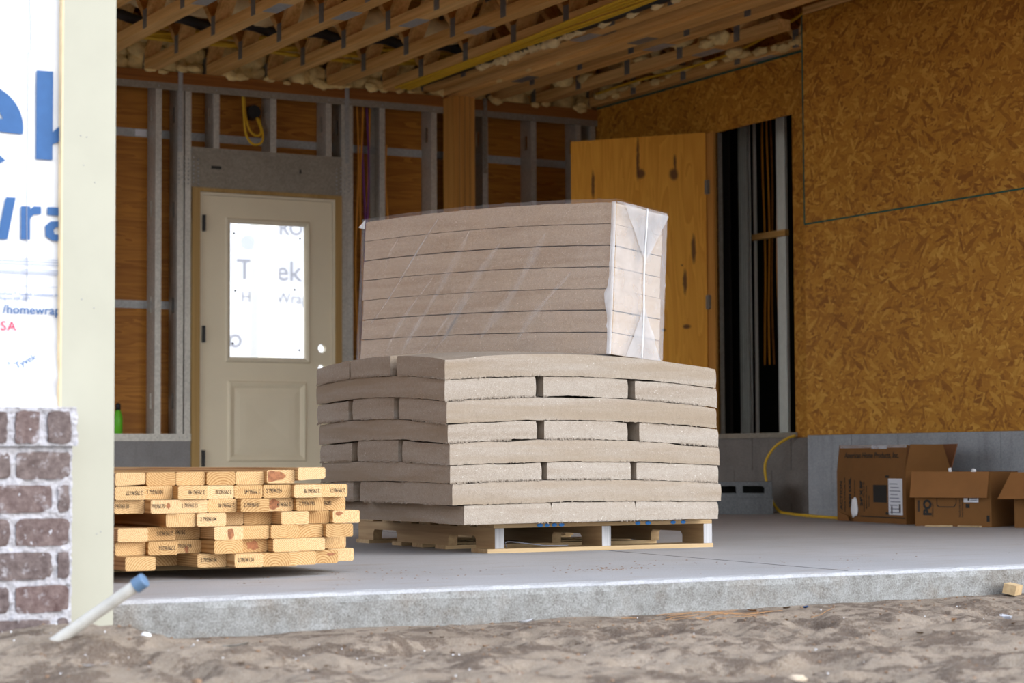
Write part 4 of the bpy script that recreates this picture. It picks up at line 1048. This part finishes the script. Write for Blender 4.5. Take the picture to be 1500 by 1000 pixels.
bm.normal_update(); bmesh.ops.delete(bm, geom=[f for f in bm.faces if f.normal.dot(f2) > .7 or f.normal.dot(-up3) > .7], context='FACES')
obj('plastic_film', bm, FILM, PK, smooth=True, label='clear plastic film with creases')
def endpt(v, w, o): return pk(1.006, v, w)+f2*o
bm = BM(); nv, nw = 40, 60; g = []
for l in range(nw+1):
    g.append([bm.verts.new(endpt(-.015+1.03*j/nv, -.001+(HP+.005)*l/nw, .006+.006*abs(fbm(j/nv*5, l/nw*9, 4, 3))+.004*math.sin(j/nv*math.pi))) for j in range(nv+1)])
for l in range(nw):
    for j in range(nv): bm.faces.new((g[l][j], g[l][j+1], g[l+1][j+1], g[l+1][j]))
obj('film_end', bm, FILMH, PK, smooth=True, label='hazy film over the right end')
def tri(pts, o, name, mat):
    # pleated triangle fold of film
    bm = BM(); A_, B_, C_ = pts; n = 16; R = []
    for i in range(n+1):
        row = []
        for j in range(n+1-i):
            a = i/n; b = j/n; c = 1-a-b
            v = A_[0]*c+B_[0]*b+C_[0]*a; w = A_[1]*c+B_[1]*b+C_[1]*a
            row.append(bm.verts.new(endpt(v, w, o+.004*fbm(v*9, w*14, o*90, 2)+.004*abs(v-.5))))
        R.append(row)
    for i in range(n):
        for j in range(n-i):
            bm.faces.new((R[i][j], R[i][j+1], R[i+1][j]))
            if j < n-i-1: bm.faces.new((R[i][j+1], R[i+1][j+1], R[i+1][j]))
    return obj(name, bm, mat, PK, smooth=True)
tri(((.10, HP-.004), (.98, HP-.006), (.54, .36)), .016, 'film_fold', FOLD); tri(((.22, .0), (.92, .0), (.56, .20)), .017, 'film_fold', FOLD)
tube_pts = [endpt(.53+.012*math.sin(w*14), w, .019) for w in (HP*k/40 for k in range(41))]
obj('film_seam', tube(BM(), tube_pts, .0035, 6), EDGEF, PK, smooth=True)
tri(((.54, HP-.01), (.98, HP-.01), (.56, .37)), .021, 'film_fold', FOLD)
# bright gathered corner crease
bm = BM(); R = []
for k in range(61):
    w = HP*k/60; bl = .012+.016*max(0, fbm(2, w*16, 1, 2))*(1 if .1 < w < .34 else .15)+(.016*math.exp(-((w-.2)/.05)**2))
    p_ = pk(1.004, -.014, w); R.append([bm.verts.new(p_-s2*.004+f2*.008), bm.verts.new(p_-s2*.009-f2*.002), bm.verts.new(p_-s2*.005-f2*bl)])
for a, b in zip(R, R[1:]):
    for j in range(2): bm.faces.new((a[j], a[j+1], b[j+1], b[j]))
obj('corner_crease', bm, EDGEF, PK, smooth=True)
# diagonal pleats on the long side
for a0, w0, a1, w1, wd in ((.05, .14, .40, .53, .0035), (.10, .34, .22, .50, .006), (.14, .02, .36, .30, .010), (.25, .03, .54, .48, .022), (.42, .05, .70, .42, .024), (.62, .06, .92, .45, .030), (.30, .0, .52, .22, .008), (.36, .0, .60, .25, .007), (.80, .05, 1.02, .30, .02)):
    for s_ in ((1., .6, .3) if wd > .005 else (1.,)):
        bm = BM(); R = []
        for k in range(33):
            t = k/32; w = w0+(w1-w0)*t; a = a0+(a1-a0)*t+.015*math.sin(t*4+a0*20); ww = wd*s_*(math.sin(math.pi*t)**.6*(1+.4*math.sin(t*9+a0*30)))+.0006
            p_ = pk(a/LF, -.012, w)-s2*(.0105+.0022*s_)
            R.append([bm.verts.new(p_-f2*ww), bm.verts.new(p_-s2*(.004*s_)), bm.verts.new(p_+f2*ww)])
        for a_, b_ in zip(R, R[1:]):
            for j in range(2): bm.faces.new((a_[j], a_[j+1], b_[j+1], b_[j]))
        obj('film_pleat', bm, STREAK if wd > .005 else FILMH, PK, smooth=True)
bm = BM(); v = [bm.verts.new(pk(0, -.012, HP+.008)-f2*.004), bm.verts.new(pk(-.012, .1, HP+.006)-f2*.02), bm.verts.new(pk(-.018, .0, HP-.02)-f2*.02), bm.verts.new(pk(0, -.012, HP-.03)-f2*.004)]
bm.faces.new(v); obj('film_ear', bm, EDGEF, PK)

# ------------------------------------------------------------ lumber pile
LUM = {1: [(1.9359, 5.62), (2.0365, 5.65), (2.125, 5.65), (2.2135, 5.64), (2.302, 5.64), (2.3905, 5.62), (2.479, 5.60)],
2: [(1.9356, 5.62), (2.0241, 5.64), (2.1126, 5.6), (2.2011, 5.62), (2.2896, 5.62), (2.3789, 5.62), (2.4674, 5.6), (2.5589, 5.62)],
3: [(1.9402, 5.64), (2.0287, 5.59), (2.1172, 5.61), (2.2093, 5.62), (2.2978, 5.59), (2.3938, 5.64), (2.4823, 5.62), (2.5708, 5.66)],
4: [(1.9888, 6.22), (2.0773, 5.6), (2.1658, 5.59), (2.2543, 5.68), (2.3428, 5.68), (2.4313, 5.61), (2.5198, 5.66), (2.6083, 5.64)],
5: [(1.9369, 5.6), (2.0365, 5.65), (2.1252, 5.69), (2.2137, 5.58), (2.3022, 5.6), (2.3907, 5.59), (2.4792, 5.62), (2.5677, 5.6)],
6: [(1.9368, 5.62), (2.0253, 5.6), (2.1211, 5.67), (2.2096, 5.57), (2.3049, 5.62), (2.3934, 5.58), (2.4819, 5.61), (2.6093, 5.74)],
7: [(1.9384, 5.54), (2.0864, 5.77), (2.1749, 5.61), (2.2634, 5.55), (2.3519, 5.56), (2.4404, 5.58), (2.5289, 5.62), (2.6263, 5.72)]}
STAMP = {(2, 0): ('2 79596177', 1), (2, 1): ('2 79596184', 0), (2, 2): ('2 79596148', 1), (2, 3): ('2 79596228', 1), (2, 4): ('2 79596145', 1), (2, 5): ('2 79596224', 0), (2, 6): ('2 79596178', 1), (2, 7): ('2 79596171', 1),
(3, 0): ('79596150', 0), (3, 1): ('79596170', 0), (3, 2): ('2 79596123', 0), (3, 3): ('2 79596140', 1), (3, 4): ('2 79596107', 0), (3, 5): ('2 79596141', 1), (3, 6): ('2 79596190', 0), (3, 7): ('79596082', 0), (4, 2): ('2 79596104', 0),
(5, 1): ('2 79596215', 1), (5, 2): ('79596162', 0), (6, 1): ('2 79596216', 1), (6, 2): ('2 79596194', 0), (7, 2): ('2 79596106', 0), (7, 3): ('2 79596134', 0)}
KN = {(1, 5): (-.02, .002, .03, .016), (3, 5): (-.018, .001, .018, .015), (5, 3): (.005, .0, .009, .017), (6, 4): (-.002, .0, .019, .014), (6, 2): (.0, -.008, .006, .009), (3, 1): (.008, .003, .006, .008), (7, 6): (.02, .008, .014, .005), (4, 7): (-.025, .01, .012, .006)}
rowt = {1: 'top row', 2: 'second row down', 3: 'third row down', 4: 'fourth row down', 5: 'fifth row down', 6: 'sixth row down', 7: 'bottom row'}
BW, BH, BL_ = .0872, .0376, 2.44
for r, lst in LUM.items():
    full = lst if r != 1 else lst
    full = [(0, 0)]+lst
    for n_, (x, y) in enumerate(full):
        i = n_-1
        if i < 0: continue
        bm = bx(-BW/2, BW/2, 0, BL_, -BH/2, BH/2)
        es = [e for e in bm.edges if abs(e.verts[0].co.y-e.verts[1].co.y) > 1]
        bmesh.ops.bevel(bm, geom=es, offset=.0028, segments=2, affect='EDGES')
        if (r, i) in ((1, 0), (1, 6)):
            for v in bm.verts:
                if v.co.x > .03 and v.co.z < 0: v.co.z += .006*(v.co.x-.03)/.013; 
        me = bpy.data.meshes.new('two_by_four'); bm.to_mesh(me); bm.free(); me.materials.append(PINE)
        o = bpy.data.objects.new('lumber_board', me); COL.objects.link(o)
        z = .034+(7.5-r)*.0387+(.011 if (r, i) == (1, 6) else .004 if (r, i) == (1, 5) else 0)
        o.location = (x, y, z); WM[o.name] = Matrix.Translation((x, y, z))
        if (r, i) == (4, 0): lab = 'pine two-by-four set far back in the dark gap of fourth lumber row'
        else:
            extra = ' with dark knot' if (r, i) in KN else (' with printed number' if (r, i) in STAMP else '')
            lab = 'pine two-by-four%s, %s from the left in the %s of lumber' % (extra, ordn[i-1 if r == 4 else i], rowt[r])
        tag(o, lab, 'lumber', 'two-by-fours in the lumber pile')
        if (r, i) in STAMP:
            s, flip = STAMP[(r, i)]
            bm = text_bm(s, .0125, .0001, .0005, 'CENTER', .95)
            for v in bm.verts: v.co.x *= .86; v.co.y *= 1.35
            mt = FRONT(x+(.0 if len(s) > 8 else -.012)+(.012 if flip else -.01), y-.0004, z+(-.004 if not flip else .006)) @ (Matrix.Rotation(math.pi, 4, 'Z') if flip else Matrix.Identity(4))
            obj('number_stamp', xform(bm, mt), INKB, o)
        if (r, i) in KN:
            kx, kz, a, b = KN[(r, i)]; bm = BM(); cen = bm.verts.new((x+kx, y-.0009, z+kz)); rg = []
            for q in range(26):
                an = 2*math.pi*q/26; k_ = 1+.45*noise.noise(Vector((math.cos(an)*1.4+r*3, math.sin(an)*1.4, i)))
                rg.append(bm.verts.new((min(max(x+kx+a*k_*math.cos(an), x-.041), x+.041), y-.0005, min(max(z+kz+b*k_*math.sin(an), z-.0175), z+.0175))))
            for q in range(26): bm.faces.new((cen, rg[q], rg[(q+1) % 26]))
            bm.normal_update()
            if cen.normal.y > 0: bmesh.ops.reverse_faces(bm, faces=bm.faces[:])
            obj('knot', bm, KNOT, o, label='dark reddish knot')
for n_, (y, lab) in enumerate(((6.15, 'thin support strip under the lumber pile, front one'), (7.6, 'thin support strip under the lumber pile, rear one'))):
    tag(obj('support_strip', bx(1.80, 2.67, y, y+.05, 0, .0338), PALLETX), lab, 'wood strip')
tag(obj('spacer_strip', bx(2.34, 2.53, 5.95, 5.99, .3053, .3155), PALLETX) if False else obj('spacer_strip', bx(2.44, 2.52, 6.0, 6.03, .2665, .2772), PALLETX), 'thin spacer under the raised board on top of the lumber pile', 'wood strip')

# ------------------------------------------------------------ loose things on the ground
pv = thing('pvc_pipe', 'capped white plastic pipe leaning out of soil before the post', 'pipe', (1.39, 4.4, -.04))
a, b = Vector((1.365, 4.42, -.045)), Vector((1.503, 4.30, .0755)); d = (b-a).normalized()
obj('pipe_body', tube(BM(), [a-d*.06, a+(b-a)*.5, b], .0133, 20), PVC, pv, smooth=False)
obj('pipe_cap', tube(BM(), [b-d*.012, b-d*.0115, b+d*.012, b+d*.014], [.0133, .0165, .0165, .0145], 20), CAPB, pv, label='blue-grey end cap')
def gz(x, y): return ground_z(x, y)
def pebble(x, y, r, lab, cat, mat, sq=(1.3, 1, .7), sd_=0, name='pebble'):
    bm = BM(); lump(bm, (x, y, gz(x, y)+r*.35), r, sq, sd_); tag(obj(name, bm, mat, smooth=True), lab, cat)
def flake(x, y, l, w, rz, lab, cat, mat, name='dry_leaf', curl=.25):
    bm = BM(); R = []; z0_ = gz(x, y)+.004
    for k in range(9):
        t = k/8; wd = w*math.sin(math.pi*min(.97, max(.03, t)))**.7
        R.append([bm.verts.new(Matrix.Rotation(rz, 3, 'Z') @ Vector(((t-.5)*l, s*wd, curl*l*(t-.4)**2+abs(s)*w*.5)) + Vector((x, y, z0_))) for s in (-1, 0, 1)])
    for p_, q in zip(R, R[1:]):
        for j in range(2): bm.faces.new((p_[j], p_[j+1], q[j+1], q[j]))
    r = bmesh.ops.solidify(bm, geom=bm.faces[:], thickness=.0008)
    tag(obj(name, bm, mat, smooth=True), lab, cat)
wo_ = BM(); obox(wo_, (4.50, 4.865, -.070), (.062, .04, .03), Matrix.Rotation(.5, 3, 'Z') @ Matrix.Rotation(.2, 3, 'X'))
tag(obj('wood_offcut', wo_, PALLETX, bevel=.002), 'small wood offcut on the soil by the slab at far right', 'wood scrap')
flake(2.74, 4.80, .055, .008, .25, 'white torn plastic scrap on the soil near the slab centre', 'scrap', WHITE, 'plastic_scrap')
pebble(2.546, 4.477, .013, 'tan rounded stone on the soil below the pallet', 'stone', STONE, sd_=1)
pebble(2.604, 3.45, .016, 'large tan stone at the bottom edge right of centre', 'stone', STONE, sd_=2)
pebble(1.53, 4.03, .009, 'dark pebble at the bottom left of the soil', 'stone', MUD, sd_=3); pebble(2.12, 3.74, .007, 'dark pebble at the bottom centre of the soil', 'stone', MUD, sd_=4)
flake(2.03, 4.72, .024, .008, -.4, 'dark brown leaf chip lying before the left slab end', 'leaf', LEAF)
flake(3.75, 4.28, .028, .008, .6, 'orange brown leaf on the soil at right', 'leaf', STRAW)
flake(3.59, 4.80, .030, .007, .2, 'dark curled leaf close to the slab right of the pallet', 'leaf', LEAF)
flake(3.41, 4.56, .026, .006, 1.2, 'dark leaf a little nearer than the curled one by slab', 'leaf', LEAF)
flake(3.47, 4.80, .026, .007, 2.4, 'yellowish leaf beside the pine straw near the slab', 'leaf', STRAW)
flake(3.62, 4.75, .026, .009, .4, 'dark blue plastic scrap by the slab right of centre', 'scrap', BLUE, 'plastic_scrap')
flake(2.93, 3.81, .016, .004, .9, 'short white stub on the soil right of centre', 'scrap', WHITE, 'plastic_scrap')
flake(3.98, 4.33, .05, .016, 1.4, 'pale flat scrap near the right edge of the soil', 'scrap', PAPER, 'plastic_scrap')
flake(1.70, 4.27, .075, .007, -.35, 'long whitish strip on the soil at left', 'scrap', PVC, 'plastic_scrap')
flake(1.38, 4.22, .055, .004, -.3, 'thin white stick at the bottom left', 'scrap', WHITE, 'plastic_scrap')
pebble(1.66, 4.60, .007, 'white crumb on the soil below the pipe, upper one', 'scrap', WHITE, sd_=8, name='white_crumb'); pebble(1.56, 4.42, .009, 'white crumb on the soil below the pipe, lower one', 'scrap', WHITE, sd_=9, name='white_crumb')
for k in range(16):
    x = rnd.gauss(3.33, .12); y = rnd.gauss(4.76, .05); a = rnd.uniform(-.5, .5)
    pts = [Vector((x+t*math.cos(a), y+t*math.sin(a), 0)) for t in (-.06, -.03, 0, .03, .06)]
    for p_ in pts: p_.z = gz(p_.x, min(p_.y, 4.88))+.003
    tag(obj('pine_needle', tube(BM(), pts, .0009, 4), STRAW), 'pine needle lying on the soil against the slab', 'needle', 'pine needles along the slab')
for k in range(18):
    flake(rnd.uniform(1.6, 4.6), rnd.uniform(3.9, 4.8), rnd.uniform(.010, .02), rnd.uniform(.003, .006), rnd.uniform(0, 3), 'tiny dry leaf chip on the sandy soil', 'leaf', LEAF); tag(COL.objects[-1], group='tiny leaf chips on the soil')
bm = BM()
for k in range(900):
    x = rnd.uniform(1.2, 5.0); y = rnd.uniform(3.2, 4.86); s = rnd.uniform(.0012, .0045)*(1.4 if rnd.random() < .05 else 1)
    bmesh.ops.create_icosphere(bm, subdivisions=1, radius=s, matrix=Matrix.Translation((x, y, gz(x, y)+s*.3)) @ Matrix.Diagonal((rnd.uniform(.7, 1.6), 1, .7, 1)))
for f in bm.faces: f.material_index = 0
tag(obj('soil_grit', bm, MUD), 'dark grit strewn over the sandy soil', 'grit', kind='stuff')
bm = BM()
for k in range(150):
    x = rnd.gauss(1.75, .35) if k % 2 else rnd.uniform(1.2, 4.8); y = rnd.uniform(3.3, 4.8); s = rnd.uniform(.0007, .0024)
    if x < 1.2: continue
    bmesh.ops.create_icosphere(bm, subdivisions=1, radius=s, matrix=Matrix.Translation((x, y, gz(x, y)+s*.3)))
tag(obj('white_flecks', bm, WHITE), 'tiny white flecks strewn over the sandy soil', 'grit', kind='stuff')
